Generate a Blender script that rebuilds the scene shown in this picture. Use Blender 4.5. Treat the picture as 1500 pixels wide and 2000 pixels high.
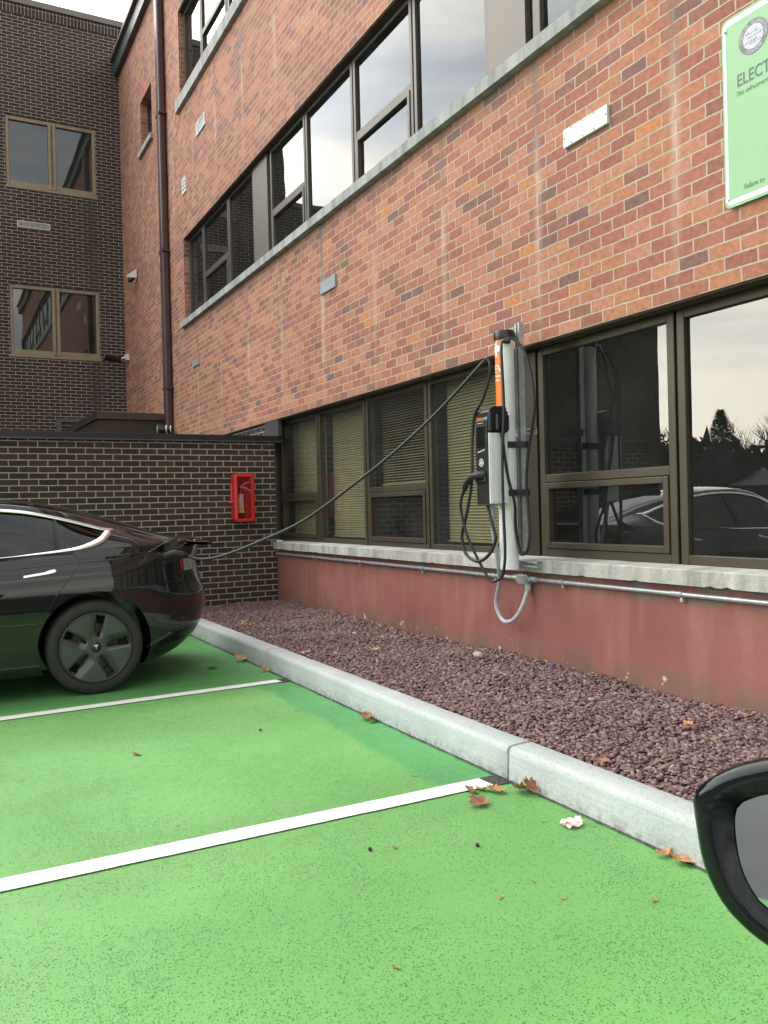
import bpy, bmesh, math, random
import numpy as np
from mathutils import Vector, Matrix
random.seed(7); rng = np.random.default_rng(7)
for o in list(bpy.data.objects): bpy.data.objects.remove(o)
S = bpy.context.scene; COL = S.collection

# ------------------------------------------------------------------ camera
cam = bpy.data.cameras.new('camera'); co = bpy.data.objects.new('camera', cam); COL.objects.link(co); S.camera = co
YAW, PITCH, ROLL = 1.0807, -0.0047, -0.0243
cy_, sy_ = math.cos(YAW), math.sin(YAW)
fw = Vector((-sy_, cy_, 0)); rt = Vector((cy_, sy_, 0)); up = Vector((0, 0, 1))
fw2 = fw*math.cos(PITCH)+up*math.sin(PITCH); up2 = up*math.cos(PITCH)-fw*math.sin(PITCH)
rt2 = rt*math.cos(ROLL)+up2*math.sin(ROLL); up3 = up2*math.cos(ROLL)-rt*math.sin(ROLL)
m = Matrix((rt2, up3, -fw2)).transposed().to_4x4(); m.translation = (0, -3.6264, 1.27)
co.matrix_world = m
cam.sensor_fit = 'VERTICAL'; cam.sensor_height = 36; cam.sensor_width = 27
cam.lens = 1635.6*36/2000; cam.clip_start = 0.05; cam.clip_end = 1500
S.render.resolution_x, S.render.resolution_y = 768, 1024
# ------------------------------------------------------------------ world, sun, exposure
w = bpy.data.worlds.new('World'); S.world = w; w.use_nodes = True
nt = w.node_tree; nt.nodes.clear(); N = nt.nodes.new; Lk = nt.links.new
SUN_EL, SUN_AZ = math.radians(60), math.radians(231)     # azimuth from +Y clockwise (towards +X)
sky = N('ShaderNodeTexSky'); sky.sky_type = 'NISHITA'; sky.sun_disc = False
sky.sun_elevation = SUN_EL; sky.sun_rotation = SUN_AZ
tc = N('ShaderNodeTexCoord'); mp = N('ShaderNodeMapping'); mp.inputs['Scale'].default_value = (1.0, 1.0, 5.0)
no = N('ShaderNodeTexNoise'); no.inputs['Scale'].default_value = 2.1; no.inputs['Detail'].default_value = 6; no.inputs['Roughness'].default_value = .5
rp = N('ShaderNodeValToRGB'); e = rp.color_ramp.elements
e[0].position = .38; e[0].color = (.50, .53, .57, 1); e[1].position = .66; e[1].color = (1, .93, .76, 1)
k = rp.color_ramp.elements.new(.5); k.color = (.66, .67, .65, 1)
sc = N('ShaderNodeVectorMath'); sc.operation = 'SCALE'; sc.inputs['Scale'].default_value = 24.0
mx = N('ShaderNodeMix'); mx.data_type = 'RGBA'; mx.inputs['Factor'].default_value = .97
bg = N('ShaderNodeBackground'); bg.inputs['Strength'].default_value = .1; out = N('ShaderNodeOutputWorld')
Lk(tc.outputs['Generated'], mp.inputs['Vector']); Lk(mp.outputs[0], no.inputs['Vector']); Lk(no.outputs[0], rp.inputs[0])
# bright break in the overcast where the low sun stands behind the cloud
dn = N('ShaderNodeVectorMath'); dn.operation = 'NORMALIZE'; dd = N('ShaderNodeVectorMath'); dd.operation = 'DOT_PRODUCT'
_az, _el = math.radians(235), math.radians(21); dd.inputs[1].default_value = (math.sin(_az)*math.cos(_el), math.cos(_az)*math.cos(_el), math.sin(_el))
mr = N('ShaderNodeMapRange'); mr.interpolation_type = 'SMOOTHERSTEP'
for i_, v_ in ((1, .45), (2, 1.0), (3, 15.5), (4, 60.0)): mr.inputs[i_].default_value = v_
Lk(tc.outputs['Generated'], dn.inputs[0]); Lk(dn.outputs[0], dd.inputs[0]); Lk(dd.outputs['Value'], mr.inputs[0]); Lk(mr.outputs[0], sc.inputs['Scale'])
Lk(rp.outputs[0], sc.inputs[0]); Lk(sky.outputs[0], mx.inputs[6]); Lk(sc.outputs[0], mx.inputs[7])
Lk(mx.outputs[2], bg.inputs[0]); Lk(bg.outputs[0], out.inputs[0])
sl = bpy.data.lights.new('sun', 'SUN'); sl.energy = .5; sl.angle = math.radians(25); sl.color = (1, .96, .9)
so = bpy.data.objects.new('sun', sl); COL.objects.link(so)
sd = Vector((math.sin(SUN_AZ)*math.cos(SUN_EL), math.cos(SUN_AZ)*math.cos(SUN_EL), math.sin(SUN_EL)))
so.rotation_euler = (-sd).to_track_quat('-Z', 'Y').to_euler()
S.view_settings.view_transform = 'Standard'; S.view_settings.look = 'None'; S.view_settings.gamma = 1
S.view_settings.exposure = 0.56
S.render.engine = 'CYCLES'; S.cycles.max_bounces = 8; S.cycles.transparent_max_bounces = 12

# ------------------------------------------------------------------ helpers
def prop(o, label=None, cat=None, group=None, kind=None):
    if label: o['label'] = label
    if cat: o['category'] = cat
    if group: o['group'] = group
    if kind: o['kind'] = kind
    return o
def empty(name, loc, label, cat, group=None):
    o = bpy.data.objects.new(name, None); COL.objects.link(o); o.location = loc; o.empty_display_size = .1
    return prop(o, label, cat, group)
def link(name, me, mat, parent=None, world=True):
    o = bpy.data.objects.new(name, me); COL.objects.link(o)
    if mat is not None:
        for mm in (mat if isinstance(mat, (list, tuple)) else [mat]): me.materials.append(mm)
    if parent is not None:
        o.parent = parent
        if world:
            r = parent; off = Vector((0, 0, 0))
            while r is not None:
                off += r.location; r = r.parent
            o.location = -off
    return o
class MB:
    """collects shapes in world coordinates; build() makes ONE mesh object"""
    def __init__(s): s.v = []; s.f = []; s.mi = []; s.m = 0
    def add(s, vs, fs):
        b = len(s.v); s.v += [tuple(p) for p in vs]; s.f += [tuple(i+b for i in f) for f in fs]; s.mi += [s.m]*len(fs); return s
    def box(s, x0, x1, y0, y1, z0, z1):
        if x0 > x1: x0, x1 = x1, x0
        if y0 > y1: y0, y1 = y1, y0
        if z0 > z1: z0, z1 = z1, z0
        v = [(x0,y0,z0),(x1,y0,z0),(x1,y1,z0),(x0,y1,z0),(x0,y0,z1),(x1,y0,z1),(x1,y1,z1),(x0,y1,z1)]
        return s.add(v, [(0,3,2,1),(4,5,6,7),(0,1,5,4),(1,2,6,5),(2,3,7,6),(3,0,4,7)])
    def quad(s, a, b, c, d): return s.add([a, b, c, d], [(0, 1, 2, 3)])
    def tube(s, pts, r, n=10, caps=True):
        pts = [Vector(p) for p in pts]; rs = r if isinstance(r, (list, tuple)) else [r]*len(pts)
        vs = []; fs = []; prev = None
        for i, p in enumerate(pts):
            t = (pts[min(i+1, len(pts)-1)]-pts[max(i-1, 0)])
            if t.length < 1e-9: t = Vector((0, 0, 1))
            t.normalize()
            if prev is None:
                a = t.orthogonal().normalized()
            else:
                a = (prev-t*prev.dot(t)).normalized()
            prev = a; b = t.cross(a)
            for k in range(n):
                an = 2*math.pi*k/n; vs.append(p+(a*math.cos(an)+b*math.sin(an))*rs[i])
        for i in range(len(pts)-1):
            for k in range(n):
                fs.append((i*n+k, i*n+(k+1) % n, (i+1)*n+(k+1) % n, (i+1)*n+k))
        if caps:
            fs.append(tuple(range(n))[::-1]); fs.append(tuple((len(pts)-1)*n+k for k in range(n)))
        return s.add(vs, fs)
    def lathe(s, o, axis, prof, n=32):
        """prof: list of (radius, distance along axis)"""
        o = Vector(o); ax = Vector(axis).normalized(); a = ax.orthogonal().normalized(); b = ax.cross(a); vs = []; fs = []
        for r, h in prof:
            for k in range(n):
                an = 2*math.pi*k/n; vs.append(o+ax*h+(a*math.cos(an)+b*math.sin(an))*r)
        for i in range(len(prof)-1):
            for k in range(n): fs.append((i*n+k, i*n+(k+1) % n, (i+1)*n+(k+1) % n, (i+1)*n+k))
        return s.add(vs, fs)
    def prism(s, poly, f0, f1):
        """poly of 2D points; f0, f1 map a 2D point to the two caps"""
        n = len(poly); vs = [f0(*p) for p in poly]+[f1(*p) for p in poly]
        fs = [tuple(range(n))[::-1], tuple(range(n, 2*n))]+[(i, (i+1) % n, n+(i+1) % n, n+i) for i in range(n)]
        return s.add(vs, fs)
    def mesh(s, name):
        me = bpy.data.meshes.new(name); me.from_pydata(s.v, [], s.f); me.update()
        return me
    def build(s, name, mat, parent=None, smooth=False, bevel=0, recalc=True, world=True):
        me = s.mesh(name)
        if recalc or bevel:
            bm = bmesh.new(); bm.from_mesh(me)
            bmesh.ops.recalc_face_normals(bm, faces=bm.faces); bm.to_mesh(me); bm.free()
        for p, mi in zip(me.polygons, s.mi): p.material_index = mi; p.use_smooth = smooth
        if isinstance(parent, tuple): parent = None
        o = link(name, me, mat, parent, world)
        if bevel:
            md = o.modifiers.new('bevel', 'BEVEL'); md.width = bevel; md.segments = 2; md.limit_method = 'ANGLE'; md.angle_limit = math.radians(40)
            md.harden_normals = False
        return o
def autosmooth(o, ang=35):
    me = o.data
    for p in me.polygons: p.use_smooth = True
    bm = bmesh.new(); bm.from_mesh(me)
    for ed in bm.edges:
        if len(ed.link_faces) == 2 and ed.calc_face_angle(0) > math.radians(ang): ed.smooth = False
    bm.to_mesh(me); bm.free(); return o
def spline(pts, n=8):
    P = [Vector(p) for p in pts]; P = [P[0]*2-P[1]]+P+[P[-1]*2-P[-2]]; out = []
    for i in range(1, len(P)-2):
        p0, p1, p2, p3 = P[i-1:i+3]
        for k in range(n):
            t = k/n
            out.append(.5*((2*p1)+(p2-p0)*t+(2*p0-5*p1+4*p2-p3)*t*t+(3*p1-p0-3*p2+p3)*t**3))
    out.append(P[-2]); return out

# ------------------------------------------------------------------ materials
class NT:
    def __init__(s, name):
        s.mat = bpy.data.materials.new(name); s.mat.use_nodes = True; s.t = s.mat.node_tree; s.t.nodes.clear()
        s.out = s.n('ShaderNodeOutputMaterial'); s.b = s.n('ShaderNodeBsdfPrincipled'); s.l(s.b.outputs[0], s.out.inputs[0])
    def n(s, ty, **kw):
        nd = s.t.nodes.new(ty)
        for k, v in kw.items(): setattr(nd, k, v)
        return nd
    def l(s, a, b): s.t.links.new(a, b)
    def set(s, k, v):
        if hasattr(v, 'links') or hasattr(v, 'is_linked'): s.l(v, s.b.inputs[k])
        else: s.b.inputs[k].default_value = (*v, 1) if isinstance(v, tuple) and len(v) == 3 else v
        return s
    def noise(s, scale, vec=None, detail=3, rough=.5, col=False):
        nd = s.n('ShaderNodeTexNoise'); nd.inputs['Scale'].default_value = scale; nd.inputs['Detail'].default_value = detail; nd.inputs['Roughness'].default_value = rough
        if vec is None: vec = s.obj()
        s.l(vec, nd.inputs['Vector']); return nd.outputs['Color' if col else 0]
    def obj(s):
        if not hasattr(s, '_o'): s._o = s.n('ShaderNodeTexCoord').outputs['Object']
        return s._o
    def math(s, op, a, b=None, c=None, clamp=False):
        nd = s.n('ShaderNodeMath', operation=op); nd.use_clamp = clamp
        for i, x in enumerate((a, b, c)):
            if x is None: continue
            if isinstance(x, (int, float)): nd.inputs[i].default_value = x
            else: s.l(x, nd.inputs[i])
        return nd.outputs[0]
    def ramp(s, fac, stops, interp='LINEAR'):
        nd = s.n('ShaderNodeValToRGB'); r = nd.color_ramp; r.interpolation = interp
        while len(r.elements) < len(stops): r.elements.new(.5)
        for el, (p, c) in zip(r.elements, stops):
            el.position = p; el.color = (*c, 1) if isinstance(c, tuple) else (c, c, c, 1)
        s.l(fac, nd.inputs[0]); return nd.outputs[0]
    def mix(s, fac, a, b, mode='MIX'):
        nd = s.n('ShaderNodeMix', data_type='RGBA', blend_type=mode)
        for i, x in ((0, fac), (6, a), (7, b)):
            if isinstance(x, (int, float)): nd.inputs[i].default_value = x if i == 0 else (x, x, x, 1)
            elif isinstance(x, tuple): nd.inputs[i].default_value = (*x, 1)
            else: s.l(x, nd.inputs[i])
        return nd.outputs[2]
    def bump(s, h, dist=.003, strength=1.0):
        nd = s.n('ShaderNodeBump'); nd.inputs['Distance'].default_value = dist; nd.inputs['Strength'].default_value = strength
        s.l(h, nd.inputs['Height']); s.l(nd.outputs[0], s.b.inputs['Normal']); return nd
    def xyz(s, v=None):
        nd = s.n('ShaderNodeSeparateXYZ'); s.l(v or s.obj(), nd.inputs[0]); return nd.outputs
    def comb(s, x, y, z=0.0):
        nd = s.n('ShaderNodeCombineXYZ')
        for i, q in enumerate((x, y, z)):
            if isinstance(q, (int, float)): nd.inputs[i].default_value = q
            else: s.l(q, nd.inputs[i])
        return nd.outputs[0]
def plain(name, col, rough=.5, metal=0.0, var=.12, vscale=9, bump=0, bscale=80, coat=0, spec=None):
    t = NT(name); c = t.mix(t.ramp(t.noise(vscale, detail=5), [(.3, 0.0), (.7, 1.0)]), tuple(x*(1-var) for x in col), tuple(min(1, x*(1+var)) for x in col))
    t.set('Base Color', c); t.set('Roughness', rough); t.set('Metallic', metal)
    if coat: t.set('Coat Weight', coat); t.set('Coat Roughness', .03)
    if spec is not None: t.set('Specular IOR Level', spec)
    if bump: t.bump(t.noise(bscale, detail=4), bump)
    return t.mat

def wall_uv(t):
    """u along the wall whichever way it faces, v = height"""
    x, y, z = t.xyz(); g = t.n('ShaderNodeNewGeometry'); nx, ny, nz = t.xyz(g.outputs['True Normal'])
    sel = t.math('GREATER_THAN', t.math('ABSOLUTE', nx), .5)
    u = t.math('ADD', t.math('MULTIPLY', y, sel), t.math('MULTIPLY', x, t.math('SUBTRACT', 1.0, sel)))
    return u, z, x, y
def brick(name, bw, rh, u0, v0, palette, mortar, msize=.005, streaks=None, bumpd=.004, rough=.85, jit=.0022, noisec=.22, soldier=False):
    t = NT(name); u, v, x, y = wall_uv(t)
    wob = t.noise(14, detail=2, col=True); wx, wy, wz = t.xyz(wob)
    fine = t.noise(60, detail=2, col=True); fx, fy, fz = t.xyz(fine)
    uu = t.math('ADD', t.math('ADD', u, 200*bw-u0+.5*bw), t.math('MULTIPLY', t.math('SUBTRACT', wx, .5), jit*2.2))
    vv = t.math('ADD', t.math('ADD', v, 200*rh-v0), t.math('MULTIPLY', t.math('SUBTRACT', wz, .5), jit*2.6))
    uu = t.math('ADD', uu, t.math('MULTIPLY', t.math('SUBTRACT', fx, .5), jit*1.2)); vv = t.math('ADD', vv, t.math('MULTIPLY', t.math('SUBTRACT', fz, .5), jit*1.2))
    b = t.n('ShaderNodeTexBrick'); b.offset = 0.0 if soldier else .5
    for kk, vl in (('Scale', 1.0), ('Mortar Size', msize), ('Mortar Smooth', .25), ('Brick Width', bw), ('Row Height', rh)): b.inputs[kk].default_value = vl
    b.inputs['Color1'].default_value = (0, 0, 0, 1); b.inputs['Color2'].default_value = (1, 1, 1, 1); b.inputs['Mortar'].default_value = (.5, .5, .5, 1)
    t.l(t.comb(uu, vv), b.inputs['Vector'])
    base = t.ramp(b.outputs['Color'], palette, 'CONSTANT')
    # mottling inside the bricks and lime smears
    mot = t.ramp(t.noise(28, detail=5, rough=.65), [(.3, 1-noisec), (.72, 1+noisec*.7)])
    base = t.mix(1.0, base, mot, 'MULTIPLY')
    lime = t.ramp(t.noise(17, vec=t.comb(u, t.math('MULTIPLY', v, 2.2), 3.0), detail=6, rough=.7), [(.62, 0.0), (.78, .35)])
    base = t.mix(lime, base, tuple(min(1, c*1.25+.03) for c in palette[len(palette)//2][1]))
    mc = t.mix(t.ramp(t.noise(9, detail=4), [(.35, 0.0), (.65, 1.0)]), tuple(c*.82 for c in mortar), mortar)
    col = t.mix(b.outputs['Fac'], base, mc)
    # slow weathering over the wall
    wth = t.ramp(t.noise(.55, detail=4), [(.3, .87), (.7, 1.08)]); col = t.mix(1.0, col, wth, 'MULTIPLY')
    if streaks: col = streaks(t, col, u, v)
    t.set('Base Color', col); t.set('Roughness', rough)
    h = t.math('SUBTRACT', t.math('MULTIPLY', t.noise(120, detail=4), .28), b.outputs['Fac'])
    h = t.math('ADD', h, t.math('MULTIPLY', t.noise(30, detail=2), .35))
    t.bump(h, bumpd); return t.mat

def or_streaks(t, col, u, v):
    # lime runs hanging under the joints of the stone sills (joints every 1.19 m)
    def run(z0, length, ph, pitch, width, s):
        q = t.math('ADD', t.math('MULTIPLY', t.math('SUBTRACT', t.noise(1.6, vec=t.comb(0.0, v, s)), .5), .07), u)
        f = t.math('FRACT', t.math('DIVIDE', t.math('ADD', q, 40*pitch-ph), pitch)); d = t.math('MULTIPLY', t.math('ABSOLUTE', t.math('SUBTRACT', f, .5)), pitch)
        mk = t.math('SUBTRACT', 1.0, t.math('DIVIDE', d, width), clamp=True)
        zz = t.math('DIVIDE', t.math('SUBTRACT', z0, v), length)
        fade = t.math('MULTIPLY', t.math('GREATER_THAN', zz, 0.0), t.math('SUBTRACT', 1.0, zz, clamp=True))
        var = t.ramp(t.noise(.8, vec=t.comb(u, 0.0, s+9.0)), [(.32, .3), (.6, 1.0)])
        brk = t.ramp(t.noise(6, vec=t.comb(t.math('MULTIPLY', u, 4.0), v, s)), [(.3, .25), (.6, 1.0)])
        return t.math('MULTIPLY', t.math('MULTIPLY', mk, fade), t.math('MULTIPLY', var, brk)), zz
    for z0, s in ((4.27, 1.0), (7.76, 5.0)):
        m1, zz = run(z0, 2.0, -3.30+.5*1.19, 1.19, .055, s)
        lc = t.ramp(zz, [(.0, (.13, .12, .11)), (.22, (.16, .14, .12)), (.42, (.62, .55, .47)), (1.0, (.66, .56, .46))])
        col = t.mix(t.math('MULTIPLY', m1, 1.15, clamp=True), col, lc)
    sill_band = t.math('MULTIPLY', t.math('SUBTRACT', 1.0, t.math('DIVIDE', t.math('ABSOLUTE', t.math('SUBTRACT', v, 4.22)), .13), clamp=True), .35)  # even darker band on the brick just below the upper sill
    return t.mix(sill_band, col, (.1, .085, .07))
PAL = [(0.0, (0.362, 0.137, 0.083)), (.14, (0.270, 0.116, 0.086)), (.24, (0.416, 0.172, 0.098)), (.38, (0.324, 0.119, 0.078)), (.5, (0.454, 0.204, 0.122)),
       (.61, (0.292, 0.110, 0.078)), (.7, (0.421, 0.176, 0.100)), (.82, (0.341, 0.127, 0.081)), (.90, (0.200, 0.102, 0.083)), (.94, (0.378, 0.155, 0.093)), (.97, (0.487, 0.199, 0.083))]
M = {}
M['orange'] = brick('orange_brick', .2006, .076, -2.8857, 2.3736, PAL, (.50, .435, .345), .0054, or_streaks, bumpd=.008, jit=.0042, noisec=.34)
def dk_streaks(t, col, u, v):
    d = t.math('ABSOLUTE', t.math('ADD', u, .62)); mk = t.math('SUBTRACT', 1.0, t.math('DIVIDE', d, .22), clamp=True)
    mk = t.math('MULTIPLY', mk, t.math('LESS_THAN', v, 7.95)); mk = t.math('MULTIPLY', mk, t.ramp(t.noise(3, vec=t.comb(u, t.math('MULTIPLY', v, .3), 0.0)), [(.3, .4), (.6, 1.0)]))
    return t.mix(t.math('MULTIPLY', mk, .7), col, (.035, .033, .03))
DP = [(0.0, (.032, .018, .015)), (.2, (.044, .023, .019)), (.4, (.027, .017, .015)), (.6, (.050, .026, .021)), (.8, (.036, .023, .018))]
M['dark'] = brick('dark_brick', .2083, .0677, -2.0603+.104, 4.54, DP, (.44, .39, .34), .0055, dk_streaks, noisec=.25)
M['soldier'] = brick('dark_soldier_brick', .0677, .2083, -.03, 11.38, DP, (.44, .39, .34), .0055, noisec=.25, soldier=True)
LP = [(0.0, (.040, .026, .019)), (.2, (.052, .032, .022)), (.4, (.034, .023, .019)), (.6, (.056, .030, .022)), (.8, (.048, .034, .023))]
M['low'] = brick('brown_brick', .1925, .0677, -.3585, .3787, LP, (.42, .385, .335), .0062, noisec=.3)
M['stone'] = None
def concrete(name, c1, c2, streak=False, joints=None):
    t = NT(name); x, y, z = t.xyz()
    a = t.ramp(t.noise(3, detail=6, rough=.65), [(.3, 0.0), (.7, 1.0)]); col = t.mix(a, c1, c2)
    sp = t.ramp(t.noise(90, detail=3), [(.3, .82), (.5, 1.0), (.75, 1.08)]); col = t.mix(1.0, col, sp, 'MULTIPLY')
    if streak:      # broomed lines running along the kerb and grime at its foot
        br = t.noise(1.0, vec=t.comb(t.math('MULTIPLY', x, 3.0), t.math('MULTIPLY', y, 160.0), t.math('MULTIPLY', z, 260.0)), detail=3)
        col = t.mix(1.0, col, t.ramp(br, [(.3, .9), (.7, 1.05)]), 'MULTIPLY')
        g = t.math('MULTIPLY', t.math('SUBTRACT', 1.0, t.math('DIVIDE', z, .07), clamp=True), t.ramp(t.noise(40, detail=5), [(.42, 0.0), (.62, 1.0)]))
        col = t.mix(t.math('MULTIPLY', g, .75), col, (.17, .14, .12))
        t.bump(t.math('ADD', br, t.math('MULTIPLY', t.noise(60), .5)), .0012)
    else:
        st = t.ramp(t.noise(1.0, vec=t.comb(t.math('MULTIPLY', x, 9.0), 0.0, t.math('MULTIPLY', z, 1.5)), detail=5), [(.35, .62), (.6, 1.0)])
        col = t.mix(1.0, col, st, 'MULTIPLY'); t.bump(t.noise(70, detail=5), .002)
    t.set('Base Color', col); t.set('Roughness', .85); return t.mat
M['stone'] = concrete('grey_stone', (.36, .355, .33), (.50, .49, .46))
M['stone_up'] = concrete('weathered_stone', (.30, .32, .31), (.42, .44, .43))
M['kerb'] = concrete('kerb_concrete', (.40, .435, .44), (.485, .515, .515), True)
# painted red foundation with runs, chips and mould at the foot
t = NT('red_masonry_paint'); x, y, z = t.xyz()
c = t.mix(t.ramp(t.noise(1.3, detail=6), [(.3, 0.0), (.7, 1.0)]), (.225, .080, .066), (.295, .113, .092))
c = t.mix(t.ramp(t.noise(1.0, vec=t.comb(t.math('MULTIPLY', x, 7.0), 0.0, t.math('MULTIPLY', z, 1.3)), detail=4), [(.5, 0.0), (.72, .45)]), c, (.38, .19, .15))
foot = t.math('SUBTRACT', 1.0, t.math('DIVIDE', t.math('SUBTRACT', z, .2), .16), clamp=True)
c = t.mix(t.math('MULTIPLY', foot, t.ramp(t.noise(5, detail=5), [(.35, 0.0), (.6, .9)])), c, (.15, .115, .075))
chip = t.math('MULTIPLY', t.ramp(t.noise(7, detail=7, rough=.7), [(.615, 0.0), (.64, 1.0)]), t.math('SUBTRACT', 1.0, t.math('DIVIDE', t.math('SUBTRACT', z, .18), .17), clamp=True))
c = t.mix(t.math('GREATER_THAN', chip, .25), c, (.55, .50, .40))
topb = t.math('MULTIPLY', t.math('GREATER_THAN', z, .70), t.ramp(t.noise(4, vec=t.comb(x, 0.0, z), detail=5), [(.5, 0.0), (.6, 1.0)]))
c = t.mix(t.math('MULTIPLY', topb, .7), c, (.17, .17, .13))
run_ = t.ramp(t.noise(1.0, vec=t.comb(t.math('MULTIPLY', x, 26.0), 0.0, t.math('MULTIPLY', z, 1.0)), detail=2), [(.70, 0.0), (.76, .55)])
c = t.mix(t.math('MULTIPLY', run_, t.ramp(t.noise(2.2), [(.45, 0.0), (.6, 1.0)])), c, (.11, .07, .055))
t.set('Base Color', c); t.set('Roughness', .6); t.bump(t.math('ADD', t.noise(6, detail=6), t.math('MULTIPLY', t.noise(90), .12)), .012, .6); M['red'] = t.mat
# green road paint
def paint(name, ca, cb, cp):
    t = NT(name); x, y, z = t.xyz()
    c = t.mix(t.ramp(t.noise(.9, detail=5), [(.3, 0.0), (.7, 1.0)]), ca, cb)
    # second coat rolled on along the kerb, ragged feathered edge
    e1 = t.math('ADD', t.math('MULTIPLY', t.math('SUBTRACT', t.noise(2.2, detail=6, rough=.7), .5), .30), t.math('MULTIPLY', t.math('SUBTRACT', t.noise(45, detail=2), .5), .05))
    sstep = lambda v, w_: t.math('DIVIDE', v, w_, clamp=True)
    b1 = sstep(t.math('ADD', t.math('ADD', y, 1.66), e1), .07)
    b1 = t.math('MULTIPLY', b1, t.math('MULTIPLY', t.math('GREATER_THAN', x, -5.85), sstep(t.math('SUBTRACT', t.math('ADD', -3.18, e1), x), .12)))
    b2 = t.math('MULTIPLY', sstep(t.math('SUBTRACT', t.math('ADD', -5.86, t.math('MULTIPLY', e1, .15)), x), .1), .75)  # green of the car's bay darkened, mostly painted-in shade from the car
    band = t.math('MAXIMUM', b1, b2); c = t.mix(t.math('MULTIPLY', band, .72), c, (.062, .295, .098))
    smu = t.ramp(t.noise(.55, vec=t.comb(t.math('MULTIPLY', x, 2.5), t.math('MULTIPLY', y, .5), 2.0), detail=4), [(.36, .90), (.64, 1.05)]); c = t.mix(1.0, c, smu, 'MULTIPLY')
    dens = t.ramp(t.noise(1.5, vec=t.comb(x, y, 4.0), detail=5, rough=.6), [(.38, .05), (.66, .85)])
    dens = t.math('ADD', dens, t.math('MULTIPLY', t.math('ADD', x, 4.5), .07, clamp=True))
    def specks(scale, rad, off):
        vo = t.n('ShaderNodeTexVoronoi'); vo.inputs['Scale'].default_value = scale; vo.inputs['Randomness'].default_value = 1.0
        wv = t.n('ShaderNodeVectorMath', operation='ADD'); w2 = t.n('ShaderNodeVectorMath', operation='SCALE'); w2.inputs['Scale'].default_value = .012
        t.l(t.noise(70, detail=2, col=True), w2.inputs[0]); t.l(t.comb(x, y, off), wv.inputs[0]); t.l(w2.outputs[0], wv.inputs[1]); t.l(wv.outputs[0], vo.inputs['Vector'])
        rr, gg, bb = t.xyz(vo.outputs['Color'])
        on = t.math('LESS_THAN', rr, dens); sz = t.math('MULTIPLY', t.math('ADD', gg, .35), rad)
        return t.math('MULTIPLY', on, t.math('SUBTRACT', 1.0, t.math('DIVIDE', t.math('SUBTRACT', vo.outputs['Distance'], t.math('MULTIPLY', sz, .6)), t.math('MULTIPLY', sz, .5)), clamp=True))
    pm = t.math('MAXIMUM', specks(95, .30, 1.0), specks(170, .36, 7.0))
    c = t.mix(t.math('MULTIPLY', pm, .62), c, cp)
    dirt = t.ramp(t.noise(5, detail=6, rough=.7), [(.55, 0.0), (.8, .22)]); c = t.mix(dirt, c, (.12, .22, .09))
    t.set('Base Color', c); t.set('Roughness', t.ramp(t.noise(12), [(.3, .5), (.7, .68)]))
    h = t.math('SUBTRACT', t.math('MULTIPLY', t.noise(190, detail=2), .6), t.math('MULTIPLY', pm, 1.0))
    t.bump(h, .0022, .8); return t.mat
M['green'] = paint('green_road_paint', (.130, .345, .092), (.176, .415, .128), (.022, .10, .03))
M['green2'] = None and ('deep_green_road_paint', (.075, .38, .13), (.105, .44, .155), (.03, .15, .05))
t = NT('white_road_paint'); c = t.mix(t.ramp(t.noise(60, detail=4), [(.66, 0.0), (.72, 1.0)]), (.82, .83, .82), (.45, .5, .44))
t.set('Base Color', c); t.set('Roughness', .55); t.bump(t.noise(110), .003); M['white_line'] = t.mat
t = NT('bare_asphalt'); c = t.mix(t.ramp(t.noise(130, detail=3), [(.45, 0.0), (.65, 1.0)]), (.022, .023, .025), (.10, .10, .10)); t.set('Base Color', c); t.set('Roughness', .8); t.bump(t.noise(130), .005); M['asphalt'] = t.mat
t = NT('grey_asphalt'); c = t.mix(t.ramp(t.noise(.5, detail=6), [(.3, 0.0), (.7, 1.0)]), (.07, .07, .072), (.11, .11, .11)); t.set('Base Color', c); t.set('Roughness', .85); t.bump(t.noise(90), .004); M['lot'] = t.mat
# glass: dark tinted, strongly reflecting coated panes
def glass(name, tint, ior, wav=.0008, rough=0.0, dust=None):
    t = NT(name); t.t.nodes.remove(t.b)
    tr = t.n('ShaderNodeBsdfTransparent'); tr.inputs[0].default_value = (*tint, 1)
    gl = t.n('ShaderNodeBsdfGlossy'); gl.inputs['Roughness'].default_value = rough; gl.inputs[0].default_value = (.96, .97, 1, 1)
    fr = t.n('ShaderNodeFresnel'); fr.inputs[0].default_value = ior
    g = t.n('ShaderNodeNewGeometry'); bf = g.outputs['Backfacing']
    bm_ = t.n('ShaderNodeBump'); bm_.inputs['Distance'].default_value = wav; t.l(t.noise(1.7, detail=1), bm_.inputs['Height']); t.l(bm_.outputs[0], gl.inputs['Normal'])
    fac = t.math('MULTIPLY', fr.outputs[0], t.math('SUBTRACT', 1.0, bf))
    mx = t.n('ShaderNodeMixShader'); t.l(fac, mx.inputs[0]); t.l(tr.outputs[0], mx.inputs[1]); t.l(gl.outputs[0], mx.inputs[2])
    res = mx.outputs[0]
    if dust:
        df = t.n('ShaderNodeBsdfDiffuse'); df.inputs[0].default_value = (.35, .37, .36, 1)
        m2 = t.n('ShaderNodeMixShader'); t.l(t.math('MULTIPLY', t.ramp(t.noise(2.5, detail=6), [(.3, .3), (.75, 1.0)]), dust), m2.inputs[0]); t.l(res, m2.inputs[1]); t.l(df.outputs[0], m2.inputs[2]); res = m2.outputs[0]
    t.l(res, t.out.inputs[0]); return t.mat
M['glass'] = glass('coated_window_glass', (.42, .43, .38), 1.9, .0012, dust=.05)
M['glass_clear'] = glass('dusty_window_glass', (.74, .75, .70), 1.6, .0012, dust=.07)
M['glass_up'] = glass('upper_window_glass', (.3, .31, .3), 1.6, .0015, dust=.05)
M['carglass'] = glass('car_glass', (.48, .52, .50), 1.55, 0)
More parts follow.
